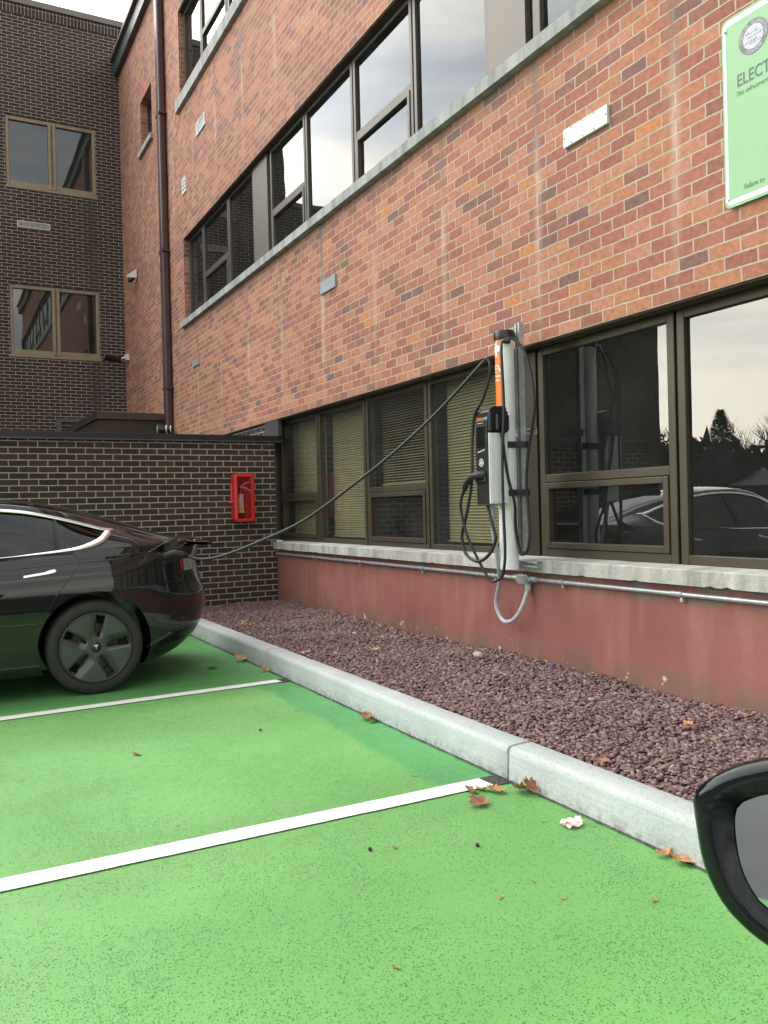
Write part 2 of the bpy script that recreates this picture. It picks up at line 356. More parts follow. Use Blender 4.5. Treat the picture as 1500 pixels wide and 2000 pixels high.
M['frame'] = plain('bronze_window_frame', (.056, .046, .030), .45, .3, .15, 4)
M['frame_up'] = plain('grey_bronze_window_frame', (.078, .068, .060), .45, .3, .12, 4)
M['panel'] = plain('bronze_metal_panel', (.032, .027, .019), .45, .3, .15, 2)
M['panel_up'] = plain('taupe_metal_panel', (.115, .098, .088), .5, .2, .06, 2)
M['tan'] = plain('tan_window_frame', (.235, .19, .13), .5, .2, .12, 6)
M['black_metal'] = plain('black_coping_metal', (.022, .022, .024), .45, .3, .2, 3)
M['fascia'] = plain('grey_fascia_metal', (.085, .09, .095), .45, .4, .2, 3)
M['coping'] = plain('tan_coping_metal', (.16, .14, .12), .5, .3, .1, 3)
M['pipe'] = plain('brown_drainpipe', (.075, .043, .042), .4, .2, .15, 3)
M['rust'] = plain('rusty_lintel_steel', (.07, .035, .022), .8, .2, .4, 14, .002)
M['steel'] = plain('galvanised_steel', (.46, .49, .51), .38, .55, .2, 22)
M['alu'] = plain('brushed_aluminium', (.80, .83, .84), .42, .15, .05, 3)
M['black_pl'] = plain('black_plastic', (.012, .012, .013), .32, 0, .2, 12)
M['black_mt'] = plain('matt_black_rubber', (.013, .014, .016), .55, 0, .2, 12)
M['cable'] = plain('black_cable_rubber', (.011, .012, .015), .5, 0, .2, 6)
M['grey_pvc'] = plain('grey_plastic_conduit', (.40, .41, .44), .4, 0, .06, 8)
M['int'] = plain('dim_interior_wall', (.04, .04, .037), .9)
M['blind'] = plain('olive_blind_slats', (.29, .26, .125), .6, 0, .12, 5)
M['whitem'] = plain('white_painted_metal', (.64, .64, .61), .45, 0, .05, 30)
M['greym'] = plain('grey_cover_plate', (.27, .32, .33), .5, .2, .15, 20)
M['orange_dec'] = plain('orange_vinyl', (.85, .19, .02), .4, 0, .05)
M['white_dec'] = plain('white_vinyl', (.8, .8, .8), .4, 0, .02)
M['teal_dec'] = plain('teal_print', (.22, .55, .65), .4)
M['screen'] = plain('glossy_black_screen', (.01, .011, .012), .06, 0, .1)
M['red_pl'] = plain('red_plastic', (.62, .026, .022), .28, 0, .08, 6)
M['ext_red'] = plain('red_cylinder_enamel', (.33, .012, .015), .2, 0, .1)
M['label_grey'] = plain('printed_label', (.6, .64, .66), .5, 0, .35, 60)
M['yellow'] = plain('yellow_tag', (.8, .75, .07), .5)
M['chrome'] = plain('satin_chrome', (.82, .80, .80), .22, .9, .03)
M['sign_green'] = plain('green_sign_face', (.205, .41, .195), .38, 0, .04, 1.2)
M['sign_white'] = plain('reflective_white_border', (.62, .70, .66), .35, 0, .02)
M['sign_text'] = plain('dark_green_lettering', (.06, .10, .065), .5)
M['seal'] = plain('purple_grey_seal_ink', (.13, .12, .155), .5, 0, .1, 60)
M['seal_lt'] = plain('pale_seal_ground', (.46, .46, .53), .5, 0, .1, 50)

# ------------------------------------------------------------------ ground
g = MB(); g.quad((-300, -400, -.006), (300, -400, -.006), (300, 60, -.006), (-300, 60, -.006)); prop(g.build('parking_lot', M['lot']), kind='structure')
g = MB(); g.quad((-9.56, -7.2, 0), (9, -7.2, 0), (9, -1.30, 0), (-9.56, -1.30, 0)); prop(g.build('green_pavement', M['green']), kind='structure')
def sheet(name, poly, z, mat, kind='structure', jag=0):
    pts = []
    for i, p in enumerate(poly):
        q = poly[(i+1) % len(poly)]; L = math.hypot(q[0]-p[0], q[1]-p[1]); n = max(1, int(L/.06)) if jag else 1
        for k in range(n):
            tt = k/n; j = jag if jag and k else 0
            pts.append((p[0]+(q[0]-p[0])*tt+random.uniform(-j, j), p[1]+(q[1]-p[1])*tt+random.uniform(-j, j), z))
    mb = MB(); mb.add(pts, [tuple(range(len(pts)))]); o = mb.build(name, mat); prop(o, kind=kind); return o
def line(xa0, xa1, xb0, xb1, ya, yb):
    return [(xa0, ya), (xa1, ya+.006), (xb1, yb), (xb0, yb)]
sheet('white_stall_line', line(-3.231, -3.118, -3.222, -3.112, -1.440, -7.0), .006, M['white_line'], jag=.0016)
sheet('white_stall_line', line(-5.925, -5.825, -5.66, -5.55, -1.415, -7.0), .006, M['white_line'], jag=.0016)
sheet('white_stall_line', line(-.55, -.44, -.54, -.43, -1.440, -7.0), .006, M['white_line'], jag=.0016)
for xa in (-3.175, -5.875, -.5):
    sheet('bare_asphalt_patch', [(xa-.063, -1.335), (xa-.06, -1.445), (xa+.062, -1.44), (xa+.068, -1.335)], .0045, M['asphalt'], jag=.004)
pts = [(-9.5, -1.33)]; xx = -9.5
ptsb = []
while xx < 4:
    ptsb.append((xx, -1.3445-abs(random.gauss(0, .0035)))); xx += .035
sheet('kerb_gap', [(4, -1.33), (-9.5, -1.33)]+ptsb, .0075, M['asphalt'])
# kerb: three poured lengths with open joints, one concrete edge
kb = MB()
prof = [(-1.338, -.03), (-1.3345, .125), (-1.331, .142), (-1.322, .154), (-1.306, .159), (-1.205, .163), (-1.196, .158), (-1.196, -.03)]
for (a, b) in ((-9.56, -6.362), (-6.354, -3.150), (-3.136, .05), (.06, 4.0)):
    n = max(2, int((b-a)/.12)); vs = []; fs = []; m_ = len(prof)
    xs = [a+.004]+[a+(b-a)*i/n for i in range(n+1)][1:-1]+[b-.004]
    xs = [a]+xs+[b]
    for i, xq in enumerate(xs):
        ins = .006 if i in (0, len(xs)-1) else 0
        for (yy, zz) in prof:
            j = random.gauss(0, .0007)
            vs.append((xq, yy+(ins if yy < -1.27 and zz > 0 else 0)+j, zz-(ins if zz > .12 else 0)+j))
    for i in range(len(xs)-1):
        for q in range(m_-1): fs.append((i*m_+q, i*m_+q+1, (i+1)*m_+q+1, (i+1)*m_+q))
    fs.append(tuple(range(m_))); fs.append(tuple((len(xs)-1)*m_+q for q in range(m_))[::-1]); kb.add(vs, fs)
o = kb.build('kerb', M['kerb']); autosmooth(o, 40); prop(o, kind='structure')
# gravel bed
t = NT('gravel_base'); c = t.mix(t.ramp(t.noise(45, detail=4), [(.4, 0.0), (.6, 1.0)]), (.035, .02, .022), (.13, .078, .082)); t.set('Base Color', c); t.set('Roughness', .9); t.bump(t.noise(45), .02); 
def gz(x, y): return .135+.05*(y+1.2)/1.2
gb = MB(); gb.quad((-9.56, -1.2, gz(0, -1.2)-.012), (4, -1.2, gz(0, -1.2)-.012), (4, .02, gz(0, .02)-.012), (-9.56, .02, gz(0, .02)-.012)); prop(gb.build('gravel_base', t.mat), kind='structure')
def stones(name, n, x0, x1, mat, smin, smax):
    # crushed chips: perturbed flattened boxes, numpy built
    X = rng.uniform(x0, x1, n); Y = rng.uniform(-1.185, -.01, n); s = rng.uniform(smin, smax, n)*rng.uniform(.75, 1.25, n)
    base = np.array([(-1,-1,-1),(1,-1,-1),(1,1,-1),(-1,1,-1),(-1,-1,1),(1,-1,1),(1,1,1),(-1,1,1)], float)*.5
    V = base[None]*np.ones((n, 1, 1)); V[:, 4:, :2] *= rng.uniform(.35, .9, (n, 1, 2)); V = V+rng.uniform(-.26, .26, V.shape)
    dims = np.stack([s*rng.uniform(.8, 1.5, n), s*rng.uniform(.6, 1.0, n), s*rng.uniform(.18, .48, n)], 1)
    V *= dims[:, None, :]
    a = rng.uniform(0, 2*np.pi, n); b = rng.normal(0, .26, n); c = rng.normal(0, .26, n)
    ca, sa, cb, sb, cc, sc_ = np.cos(a), np.sin(a), np.cos(b), np.sin(b), np.cos(c), np.sin(c)
    x, y, z = V[..., 0], V[..., 1], V[..., 2]
    y, z = y*cb[:, None]-z*sb[:, None], y*sb[:, None]+z*cb[:, None]
    x, z = x*cc[:, None]+z*sc_[:, None], -x*sc_[:, None]+z*cc[:, None]
    x, y = x*ca[:, None]-y*sa[:, None], x*sa[:, None]+y*ca[:, None]
    hum = .012*np.sin(X*2.3+Y*3)+.008*np.sin(X*6.1-Y*5)
    V = np.stack([x+X[:, None], np.minimum(y+Y[:, None], .004), z+(.135+.05*(Y+1.2)/1.2+hum+rng.uniform(-.006, .016, n))[:, None]], -1)
    q = np.array([(0,3,2,1),(4,5,6,7),(0,1,5,4),(1,2,6,5),(2,3,7,6),(3,0,4,7)])
    F = (q[None]+8*np.arange(n)[:, None, None]).reshape(-1, 4)
    me = bpy.data.meshes.new(name); me.vertices.add(8*n); me.vertices.foreach_set('co', V.reshape(-1).astype(np.float32))
    me.loops.add(F.size); me.loops.foreach_set('vertex_index', F.reshape(-1).astype(np.int32))
    me.polygons.add(len(F)); me.polygons.foreach_set('loop_start', np.arange(0, F.size, 4, dtype=np.int32)); me.polygons.foreach_set('loop_total', np.full(len(F), 4, np.int32))
    me.update(); me.validate()
    at = me.attributes.new('tint', 'FLOAT', 'POINT'); at.data.foreach_set('value', np.repeat(rng.uniform(0, 1, n), 8).astype(np.float32))
    o = link(name, me, mat); return o
t = NT('purple_crushed_stone'); at = t.n('ShaderNodeAttribute', attribute_name='tint')
c = t.ramp(at.outputs['Fac'], [(0.0, (.155, .088, .090)), (.2, (.22, .138, .136)), (.45, (.18, .106, .106)), (.65, (.26, .175, .17)), (.85, (.14, .086, .09)), (.965, (.30, .215, .20))], 'CONSTANT')
c = t.mix(1.0, c, t.ramp(t.noise(60, detail=3), [(.3, .85), (.7, 1.15)]), 'MULTIPLY'); t.set('Base Color', c); t.set('Roughness', .8)
o = stones('gravel', 84000, -9.55, 1.0, t.mat, .010, .027); prop(o, kind='stuff')
o['label'] = 'purple crushed stone gravel filling the bed behind the kerb'; o['category'] = 'gravel'

# ------------------------------------------------------------------ orange brick building
B = empty('brick_building', (-5, 0, 0), 'orange red brick building with long bronze window bands and painted red foundation', 'building')
X0, X1 = -18.34, 5.0; ZA, ZT = 2.3736, 10.573
YF = .13
zu0, zu1 = 4.35, 5.712; zt0, zt1 = 7.95, 9.38; XU = -13.483
op = [(XU, X1, zu0, zu1), (-13.47, X1, zt0, zt1), (-16.35, -15.43, 8.2, 9.15)]
xs = sorted({X0, X1, XU, -13.47, -16.35, -15.43}); zs = sorted({ZA, ZT, zu0, zu1, zt0, zt1, 8.2, 9.15})
wm = MB()
for i in range(len(xs)-1):
    for j in range(len(zs)-1):
        cx, cz = (xs[i]+xs[i+1])/2, (zs[j]+zs[j+1])/2
        if any(a < cx < b and c < cz < d for a, b, c, d in op): continue
        wm.quad((xs[i], 0, zs[j]), (xs[i+1], 0, zs[j]), (xs[i+1], 0, zs[j+1]), (xs[i], 0, zs[j+1]))
for a, b, c, d in op:       # reveals
    wm.quad((a, 0, c), (a, 0, d), (a, .2, d), (a, .2, c)); wm.quad((b, 0, c), (b, .2, c), (b, .2, d), (b, 0, d))
    wm.quad((a, 0, d), (b, 0, d), (b, .2, d), (a, .2, d)); wm.quad((a, 0, c), (a, .2, c), (b, .2, c), (b, 0, c))
wm.quad((X0, 0, ZA), (X0, .2, ZA), (X1, .2, ZA), (X1, 0, ZA))
wm.quad((X1, 0, ZA), (X1, 0, ZT), (X1, 9, ZT), (X1, 9, ZA))
wm.build('wall', M['orange'], B, recalc=False)
# steel angle under each soffit
lt = MB(); lt.box(-9.92, X1, .012, .10, ZA-.012, ZA-.001); lt.box(XU+.01, X1-.01, .012, .10, zu1-.013, zu1-.002); lt.build('lintel', M['rust'], B)
lt = MB(); lt.box(-13.46, X1-.01, .012, .10, zt1-.013, zt1-.002); lt.build('lintel', M['rust'], B)
# foundation
fd = MB(); fd.box(-9.60, X1, .0, .4, -.2, .815)
fo = fd.build('foundation', M['red'], B)
# stone sills in lengths
def sill(x0, x1, y0, y1, z0, z1, joints, mat, chip):
    pts = [x0]+[j for j in joints if x0+.1 < j < x1-.1]+[x1]
    for a, b in zip(pts[:-1], pts[1:]):
        n = max(2, int((b-a)/.035)) if chip else 2; mb = MB(); vs = []; fs = []
        for i in range(n+1):
            xq = a+.0015+(b-a-.003)*i/n; ch = 0; cf = 0
            if chip and random.random() < .10: ch = random.uniform(.003, .010); cf = ch*.8
            s_ = random.gauss(0, .0008) if chip else 0
            vs += [(xq, y0+cf, z0+ch), (xq, y0+s_, z1-.005), (xq, y0+.006, z1), (xq, y1, z1+.006), (xq, y1, z0)]
        for i in range(n):
            for q in range(5): fs.append((i*5+q, i*5+(q+1) % 5, (i+1)*5+(q+1) % 5, (i+1)*5+q))
        fs.append((0, 1, 2, 3, 4)); fs.append(tuple(n*5+q for q in range(5))[::-1]); mb.add(vs, fs); mb.build('window_sill', mat, B)
sill(-9.50, X1, -.08, .14, .813, .899, [-8.1, -6.85, -5.62, -4.40, -3.20, -2.0, -.8, .4, 1.6, 2.8, 4], M['stone'], True)
sill(XU-.10, X1, -.06, .14, 4.275, 4.372, [-12.85, -11.66, -10.47, -9.28, -8.09, -6.9, -5.71, -4.52, -3.33, -2.14, -.95, .24, 1.43, 2.6, 3.8], M['stone_up'], False)
sill(-13.59, X1, -.06, .14, 7.765, 7.862+.09, [-12.4, -11.2, -10.0, -8.8, -7.6, -6.4, -5.2, -4, -2.8, -1.6, -.4, .8, 2, 3.2], M['stone_up'], False)
sill(-16.42, -15.36, -.06, .14, 8.10, 8.2, [], M['stone_up'], False)
# windows
def bay_(x0, x1, z0, z1, fm, gm, rail=None, blind=None, fw_=.045, y=YF):
    f = MB(); yb = y+.07; R_ = .022
    f.box(x0, x0+fw_, y, yb, z0, z1); f.box(x1-fw_, x1, y, yb, z0, z1)
    f.box(x0+fw_, x1-fw_, y+.001, yb, z0, z0+fw_); f.box(x0+fw_, x1-fw_, y+.001, yb, z1-fw_, z1)
    gl = []
    ix0, ix1, iz0, iz1 = x0+fw_, x1-fw_, z0+fw_, z1-fw_
    if rail:
        f.box(ix0, ix1, y+.002, yb, rail, rail+.055)
        s = .045   # hopper sash under the rail, standing a little proud
        f.box(ix0+.004, ix0+s, y-.010, yb-.01, iz0+.004, rail-.004); f.box(ix1-s, ix1-.004, y-.010, yb-.01, iz0+.004, rail-.004)
        f.box(ix0+s, ix1-s, y-.009, yb-.01, iz0+.004, iz0+s); f.box(ix0+s, ix1-s, y-.009, yb-.01, rail-s, rail-.004)
        gl = [(ix0, ix1, rail+.055, iz1), (ix0+s, ix1-s, iz0+s, rail-s)]
    else: gl = [(ix0, ix1, iz0, iz1)]
    w_ = f.build('window', fm, B, bevel=.004)
    for (a, b, c, d) in gl:
        p = MB(); tw = random.uniform(-.0015, .0015); tv = random.uniform(-.0015, .0015)
        p.quad((a, y+.026+tw, c), (b, y+.026-tw, c), (b, y+.026-tw+tv, d), (a, y+.026+tw+tv, d)); me = p.build('pane', gm, w_, recalc=False)
        # thin glazing bead
    if blind:
        (bz0, tilt) = blind; s = MB(); zq = z1-.05; a = x0+.10; b = x1-.06; sl_ = .025
        while zq > bz0:
            tl = tilt+random.gauss(0, .03); dy = .013*math.cos(tl); dz = .013*math.sin(tl); sag = random.gauss(0, .0008)
            s.add([(a, y+.135-dy, zq-dz+sag), (b, y+.135-dy, zq-dz-sag), (b, y+.135+dy, zq+dz-sag), (a, y+.135+dy, zq+dz+sag)], [(0, 1, 2, 3)]); zq -= sl_
        s.box(a, b, y+.12, y+.15, bz0-.01, bz0+.004)
        s.build('blind', M['blind'], w_)
    return w_
bay = bay_
zl0, zl1 = .905, 2.362
bay(-9.72, -8.575, zl0, zl1, M['frame'], M['glass_clear'], 1.42, (1.00, 1.0))
bay(-8.555, -7.405, zl0, zl1, M['frame'], M['glass_clear'], None, (.98, 1.0))
bay(-7.385, -6.215, zl0, zl1, M['frame'], M['glass_clear'], 1.42, (1.50, .45))
bay(-6.195, -5.12, zl0, zl1, M['frame'], M['glass_clear'], None, (.98, 1.0))
for a, b in ((-5.11, -4.70), (-9.95, -9.73)): pn = MB(); pn.box(a, b, YF-.012, YF+.07, zl0, zl1); pn.build('column_panel', M['panel'], B)
bay(-4.69, -3.455, zl0, zl1, M['frame'], M['glass'], 1.42, fw_=.055)
bay(-3.435, -2.29, zl0, zl1, M['frame'], M['glass'], None, fw_=.055)
bay(-2.27, -1.12, zl0, zl1, M['frame'], M['glass'], 1.42, fw_=.055)
bay(-1.10, .06, zl0, zl1, M['frame'], M['glass'], None, fw_=.055)
bay(.08, 1.25, zl0, zl1, M['frame'], M['glass'], 1.42, fw_=.055); bay(1.27, 2.6, zl0, zl1, M['frame'], M['glass']); bay(2.62, X1-.01, zl0, zl1, M['frame'], M['glass'], 1.42)
# grey panel beside the lowest window end and dark brick behind the low wall
gp = MB(); gp.box(-9.93, -9.455, .008, .05, 2.17, ZA-.004); gp.build('grey_panel', M['fascia'], B)
db = MB(); db.quad((-18.3, .05, .0), (-9.94, .05, .0), (-9.94, .05, ZA), (-18.3, .05, ZA)); db.build('base_wall', M['low'], B, recalc=False)
fu, gu = M['frame_up'], M['glass_up']
def upper(z0, z1, r, first, fin):
    def bay(*a): return bay_(*a, y=.085)
    bay(XU+.02, -12.66, z0, z1, fu, gu); bay(-12.64, -11.40, z0, z1, fu, gu, r); bay(-11.38, -10.33, z0, z1, fu, gu)
    bay(-9.72, -8.62, z0, z1, fu, gu, r); bay(-8.60, -7.41, z0, z1, fu, gu); bay(-7.39, -6.24, z0, z1, fu, gu, r); bay(-6.22, -5.12, z0, z1, fu, gu)
    bay(-4.60, -3.46, z0, z1, fu, gu, r); bay(-3.44, -2.29, z0, z1, fu, gu); bay(-2.27, -1.1, z0, z1, fu, gu, r); bay(-1.08, .1, z0, z1, fu, gu)
    for a, b in ((-10.32, -9.80), (-5.11, -4.67), (.11, X1-.01)): p = MB(); p.box(a, b, .075, .155, z0, z1); p.build('column_panel', M['panel_up'], B)
    for a, b in ((-9.80, -9.725), (-4.67, -4.605)): p = MB(); p.box(a, b, .125, .155, z0, z1); p.build('column_gap', M['black_metal'], B)
upper(4.382, 5.70, 4.90, 0, 0)
bay(-13.45, -12.50, 7.965, 9.37, fu, gu, y=.085); bay(-12.48, -11.2, 7.965, 9.37, fu, gu, 8.52, y=.085); bay(-11.18, -10.0, 7.965, 9.37, fu, gu, y=.085)
for i in range(12): bay(-9.98+i*1.2, -8.8+i*1.2, 7.965, 9.37, fu, gu, 8.52 if i % 2 else None, y=.085)
bay(-16.34, -15.44, 8.21, 9.14, M['frame'], M['glass'])
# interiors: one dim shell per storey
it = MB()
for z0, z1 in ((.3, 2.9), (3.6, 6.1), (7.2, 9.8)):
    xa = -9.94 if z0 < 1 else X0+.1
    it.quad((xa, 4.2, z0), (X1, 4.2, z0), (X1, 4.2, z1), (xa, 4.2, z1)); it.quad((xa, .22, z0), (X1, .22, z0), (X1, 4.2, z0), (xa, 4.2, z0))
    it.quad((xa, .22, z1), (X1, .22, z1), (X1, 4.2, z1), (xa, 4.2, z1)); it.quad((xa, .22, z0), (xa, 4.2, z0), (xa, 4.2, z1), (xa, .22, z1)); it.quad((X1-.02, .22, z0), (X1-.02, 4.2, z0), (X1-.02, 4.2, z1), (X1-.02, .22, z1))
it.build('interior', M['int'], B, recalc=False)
rf = MB(); rf.box(X0+.02, X1+.1, -.05, 9, ZT+.02, ZT+.36); rf.build('roof', M['fascia'], B)
fs_ = MB(); fs_.box(X0+.02, X1+.12, -.10, .05, ZT, ZT+.30); fs_.build('roof_fascia', M['fascia'], B)
fs_ = MB(); fs_.box(X0+.02, X1+.12, -.17, .05, ZT+.30, ZT+.37); fs_.build('roof_edge', M['coping'], B)
# ------------------------------------------------------------------ dark brick building
D = empty('dark_brick_building', (-18.4, -2, 0), 'dark brown brick building with tan framed windows at left rear', 'building')
XD = -18.3445
wy = [(-2.245, -.505)]; wins = [(7.95, 9.375), (4.545, 5.975)]
ys = [-15.2, -3.55, -2.245, -.505, .1]; zz_ = [0, 4.545, 5.975, 7.95, 8.4, 9.375, 11.43, 11.64]
dm = MB()
for i in range(len(ys)-1):
    for j in range(len(zz_)-2):
        if ys[i+1] <= -3.5 and zz_[j] >= 8.4: continue
        if ys[i] == -2.245 and zz_[j] in (4.545, 7.95, 8.4): continue
        dm.quad((XD, ys[i], zz_[j]), (XD, ys[i+1], zz_[j]), (XD, ys[i+1], zz_[j+1]), (XD, ys[i], zz_[j+1]))
dm.quad((XD, -3.55, 8.4), (XD, -3.55, 11.43), (XD-8, -3.55, 11.43), (XD-8, -3.55, 8.4)); dm.quad((XD, -15.2, 0), (XD, -15.2, 8.4), (XD-8, -15.2, 8.4), (XD-8, -15.2, 0))
dm.quad((XD, .1, 10.9), (XD, .1, 11.43), (XD-8, .1, 11.43), (XD-8, .1, 10.9))
for z0, z1 in wins:
    dm.quad((XD, -2.245, z0), (XD-.1, -2.245, z0), (XD-.1, -2.245, z1), (XD, -2.245, z1)); dm.quad((XD, -.505, z0), (XD-.1, -.505, z0), (XD-.1, -.505, z1), (XD, -.505, z1)); dm.quad((XD, -2.245, z1), (XD, -.505, z1), (XD-.1, -.505, z1), (XD-.1, -2.245, z1))
dm.build('wall', M['dark'], D, recalc=False)
sm = MB(); sm.box(XD-8, XD+.012, -3.55, .1, 11.43, 11.64); sm.build('soldier_course', M['soldier'], D)
cp = MB(); cp.box(XD-8, XD+.05, -3.6, .12, 11.64, 11.76); cp.box(XD-8, XD+.05, -15.25, -3.6, 8.4, 8.5); cp.build('coping', M['coping'], D)
for k, (z0, z1) in enumerate(wins):
    f = MB(); a, b = -2.245, -.505; mid = (a+b)/2+.01; xo = XD-.02; xi = XD-.09; fwd = .085
    f.box(xi, xo, a, a+fwd*.8, z0, z1); f.box(xi, xo, b-fwd*.8, b, z0, z1); f.box(xi, xo-.002, a+fwd*.8, b-fwd*.8, z0, z0+.11); f.box(xi, xo-.002, a+fwd*.8, b-fwd*.8, z1-fwd, z1)
    f.box(xi, xo+.012, mid-.075, mid-.012, z0+.02, z1-.01); f.box(xi, xo+.012, mid+.012, mid+.075, z0+.02, z1-.01); f.box(xi, xo-.02, mid-.012, mid+.012, z0+.01, z1-.01)
    f.box(xi, xo+.03, a-.02, b+.02, z0-.05, z0)
    w_ = f.build('window', M['tan'], D, bevel=.01)
    for ya, yb in ((a+fwd*.8, mid-.075), (mid+.075, b-fwd*.8)):
        p = MB(); p.quad((XD-.07, ya, z0+.11), (XD-.07, yb, z0+.11), (XD-.07, yb, z1-fwd), (XD-.07, ya, z1-fwd)); p.build('pane', M['glass'], w_, recalc=False)
it = MB(); it.box(XD-3, XD-.11, -2.6, -.2, 4.2, 6.3); it.box(XD-3, XD-.11, -2.6, -.2, 7.6, 9.7); it.build('interior', M['int'], D)
def grille(name, c, ax, w_, h_, n, mat, label, cat='vent', slats='v', lw=.006, depth=.02):
    """louvred grille; ax 'y' = on the orange wall, 'x' = on a wall facing +X"""
    t_ = empty(name, c, label, cat)
    def bx(mb, a, b, d0, d1, z0, z1):
        if ax == 'y': mb.box(c[0]+a, c[0]+b, c[1]-d1, c[1]-d0, c[2]+z0, c[2]+z1)
        else: mb.box(c[0]+d0, c[0]+d1, c[1]+a, c[1]+b, c[2]+z0, c[2]+z1)
    f = MB(); e_ = .012
    bx(f, -w_/2, w_/2, 0, depth, h_/2-e_, h_/2); bx(f, -w_/2, w_/2, 0, depth, -h_/2, -h_/2+e_)
    bx(f, -w_/2, -w_/2+e_, 0, depth-.001, -h_/2+e_, h_/2-e_); bx(f, w_/2-e_, w_/2, 0, depth-.001, -h_/2+e_, h_/2-e_)
    f.build('frame', mat, t_)
    bk = MB(); bx(bk, -w_/2+e_, w_/2-e_, 0, .004, -h_/2+e_, h_/2-e_); bk.build('backing', M['int'], t_)
    s_ = MB()
    for i in range(n):
        if slats == 'v':
            q = -w_/2+e_+(w_-2*e_)*(i+.5)/n; bx(s_, q-lw/2, q+lw/2, .004, depth-.003, -h_/2+e_, h_/2-e_)
        else:
            q = -h_/2+e_+(h_-2*e_)*(i+.5)/n; bx(s_, -w_/2+e_, w_/2-e_, .004, depth-.003, q-lw/2, q+lw/2)
    s_.build('slats', mat, t_); return t_
grille('air_vent', (XD, -1.755, 7.19), 'x', .62, .13, 26, M['whitem'], 'long light grey vent grille on dark wall between its two windows', lw=.008)
grille('air_vent', (-12.32, 0, 7.08), 'y', .46, .18, 7, M['alu'], 'dark slotted air vent on orange brick above the upper window band', lw=.018)
grille('air_vent', (-13.32, 0, 6.52), 'y', .21, .25, 4, M['alu'], 'small white framed three slot vent beside the drainpipe', slats='h', lw=.03)
# louvred opening low on the dark building
lv = empty('louvre_window', (XD, -.93, 3.1), 'blue grey louvred opening on dark wall above the low roof', 'vent'); f = MB()
f.box(XD, XD+.08, -1.42, -.45, 3.20, 3.27); f.box(XD, XD+.08, -1.42, -1.33, 2.6, 3.20); f.box(XD, XD+.08, -.54, -.45, 2.6, 3.20); f.build('frame', M['fascia'], lv)
f = MB()
for i in range(8): f.box(XD+.01, XD+.05, -1.33, -.54, 2.62+i*.07, 2.66+i*.07)
f.build('slats', M['fascia'], lv)

# ------------------------------------------------------------------ low brick wall with black coping
Lw = empty('low_brick_wall', (-9.6, -3, 0), 'low dark brown brick wall with black metal coping behind the car', 'wall')
XL = -9.5632
l_ = MB(); l_.box(XL-.3, XL, -5.7, -.004, -.1, 2.115); l_.build('wall', M['low'], Lw)
l_ = MB(); l_.box(XL-.36, XL+.035, -5.75, .085, 2.10, 2.173); l_.build('coping', M['black_metal'], Lw, bevel=.004)
l_ = MB(); l_.box(XL+.0345, XL+.046, -5.74, .075, 2.094, 2.108); l_.build('drip_edge', M['fascia'], Lw)
# annex behind it
An = empty('annex_roof', (-15, -.8, 2.2), 'small dark brown metal annex with boxed roof edge behind low wall', 'annex')
a_ = MB(); a_.box(-18.3, -14.56, -1.22, .0, 0, 2.88); a_.add([(-14.56, -1.22, 0), (-18.3, -1.22, 0), (-18.3, -2.0, 0), (-14.56, -2.0, 0), (-14.56, -1.22, 2.86), (-18.3, -1.22, 2.86), (-18.3, -2.0, 2.42), (-14.56, -2.0, 2.42)], [(0, 3, 7, 4), (3, 2, 6, 7), (7, 6, 5, 4), (1, 2, 6, 5)])
for i in range(17): a_.box(-14.565, -14.553, -1.95+i*.115, -1.945+i*.115, 0, 2.42)
a_.build('siding', plain('brown_metal_siding', (.045, .034, .026), .5, .3, .3, 6), An)
a_ = MB(); a_.box(-18.3, -14.50, -1.25, -.0, 2.87, 2.99); a_.build('roof_edge', plain('brown_roof_trim', (.062, .045, .038), .45, .3, .1), An, bevel=.005)
a_ = MB(); a_.add([(-14.50, -1.25, 2.87), (-18.3, -1.25, 2.87), (-18.3, -2.05, 2.40), (-14.50, -2.05, 2.40), (-14.50, -1.25, 2.99), (-18.3, -1.25, 2.99), (-18.3, -2.05, 2.50), (-14.50, -2.05, 2.50)], [(0, 1, 2, 3), (4, 7, 6, 5), (0, 3, 7, 4), (3, 2, 6, 7)]); a_.build('sloping_trim', M['black_metal'], An)
# drainpipe
dp = empty('drainpipe', (-14.47, -.07, 2.2), 'tall brown drainpipe running up the orange brick wall', 'drainpipe')
d_ = MB(); d_.box(-14.57, -14.37, -.13, -.01, 2.0, 10.55); d_.build('pipe', M['pipe'], dp, bevel=.03)
for z in (3.4, 5.75, 8.1): d_ = MB(); d_.box(-14.61, -14.33, -.136, -.002, z, z+.035); d_.build('strap', M['pipe'], dp)
# thin rod on the roof
rd = MB(); rd.tube([(-16.6, -.05, 10.9), (-16.3, -.1, 12.3)], .012, 6); prop(rd.build('roof_rod', M['fascia']), 'thin dark rod rising from the roof edge at top left', 'rod')
# security cameras and spotlight
sc_ = empty('security_camera', (-17.0, -.02, 6.05), 'white wall mounted security camera high beside the drainpipe', 'camera')
c_ = MB(); c_.add([(-17.07, -.02, 6.14), (-16.93, -.02, 6.14), (-16.93, -.02, 5.96), (-17.07, -.02, 5.96), (-17.04, -.2, 6.0), (-16.96, -.2, 6.0), (-16.96, -.2, 5.96), (-17.04, -.2, 5.96)], [(0, 1, 2, 3), (0, 4, 5, 1), (4, 7, 6, 5), (0, 3, 7, 4), (1, 5, 6, 2), (3, 2, 6, 7)]); c_.build('bracket', M['whitem'], sc_)
c_ = MB(); c_.lathe((-17.0, -.1, 5.97), (0, -.6, -1), [(0, 0), (.05, 0), (.055, .03), (.045, .09), (.02, .11), (0, .112)], 16); c_.build('lens', M['black_pl'], sc_, smooth=True)
sc_ = empty('security_camera', (-18.0, -.05, 4.55), 'dark bullet camera on white bracket at the inner building corner', 'camera')
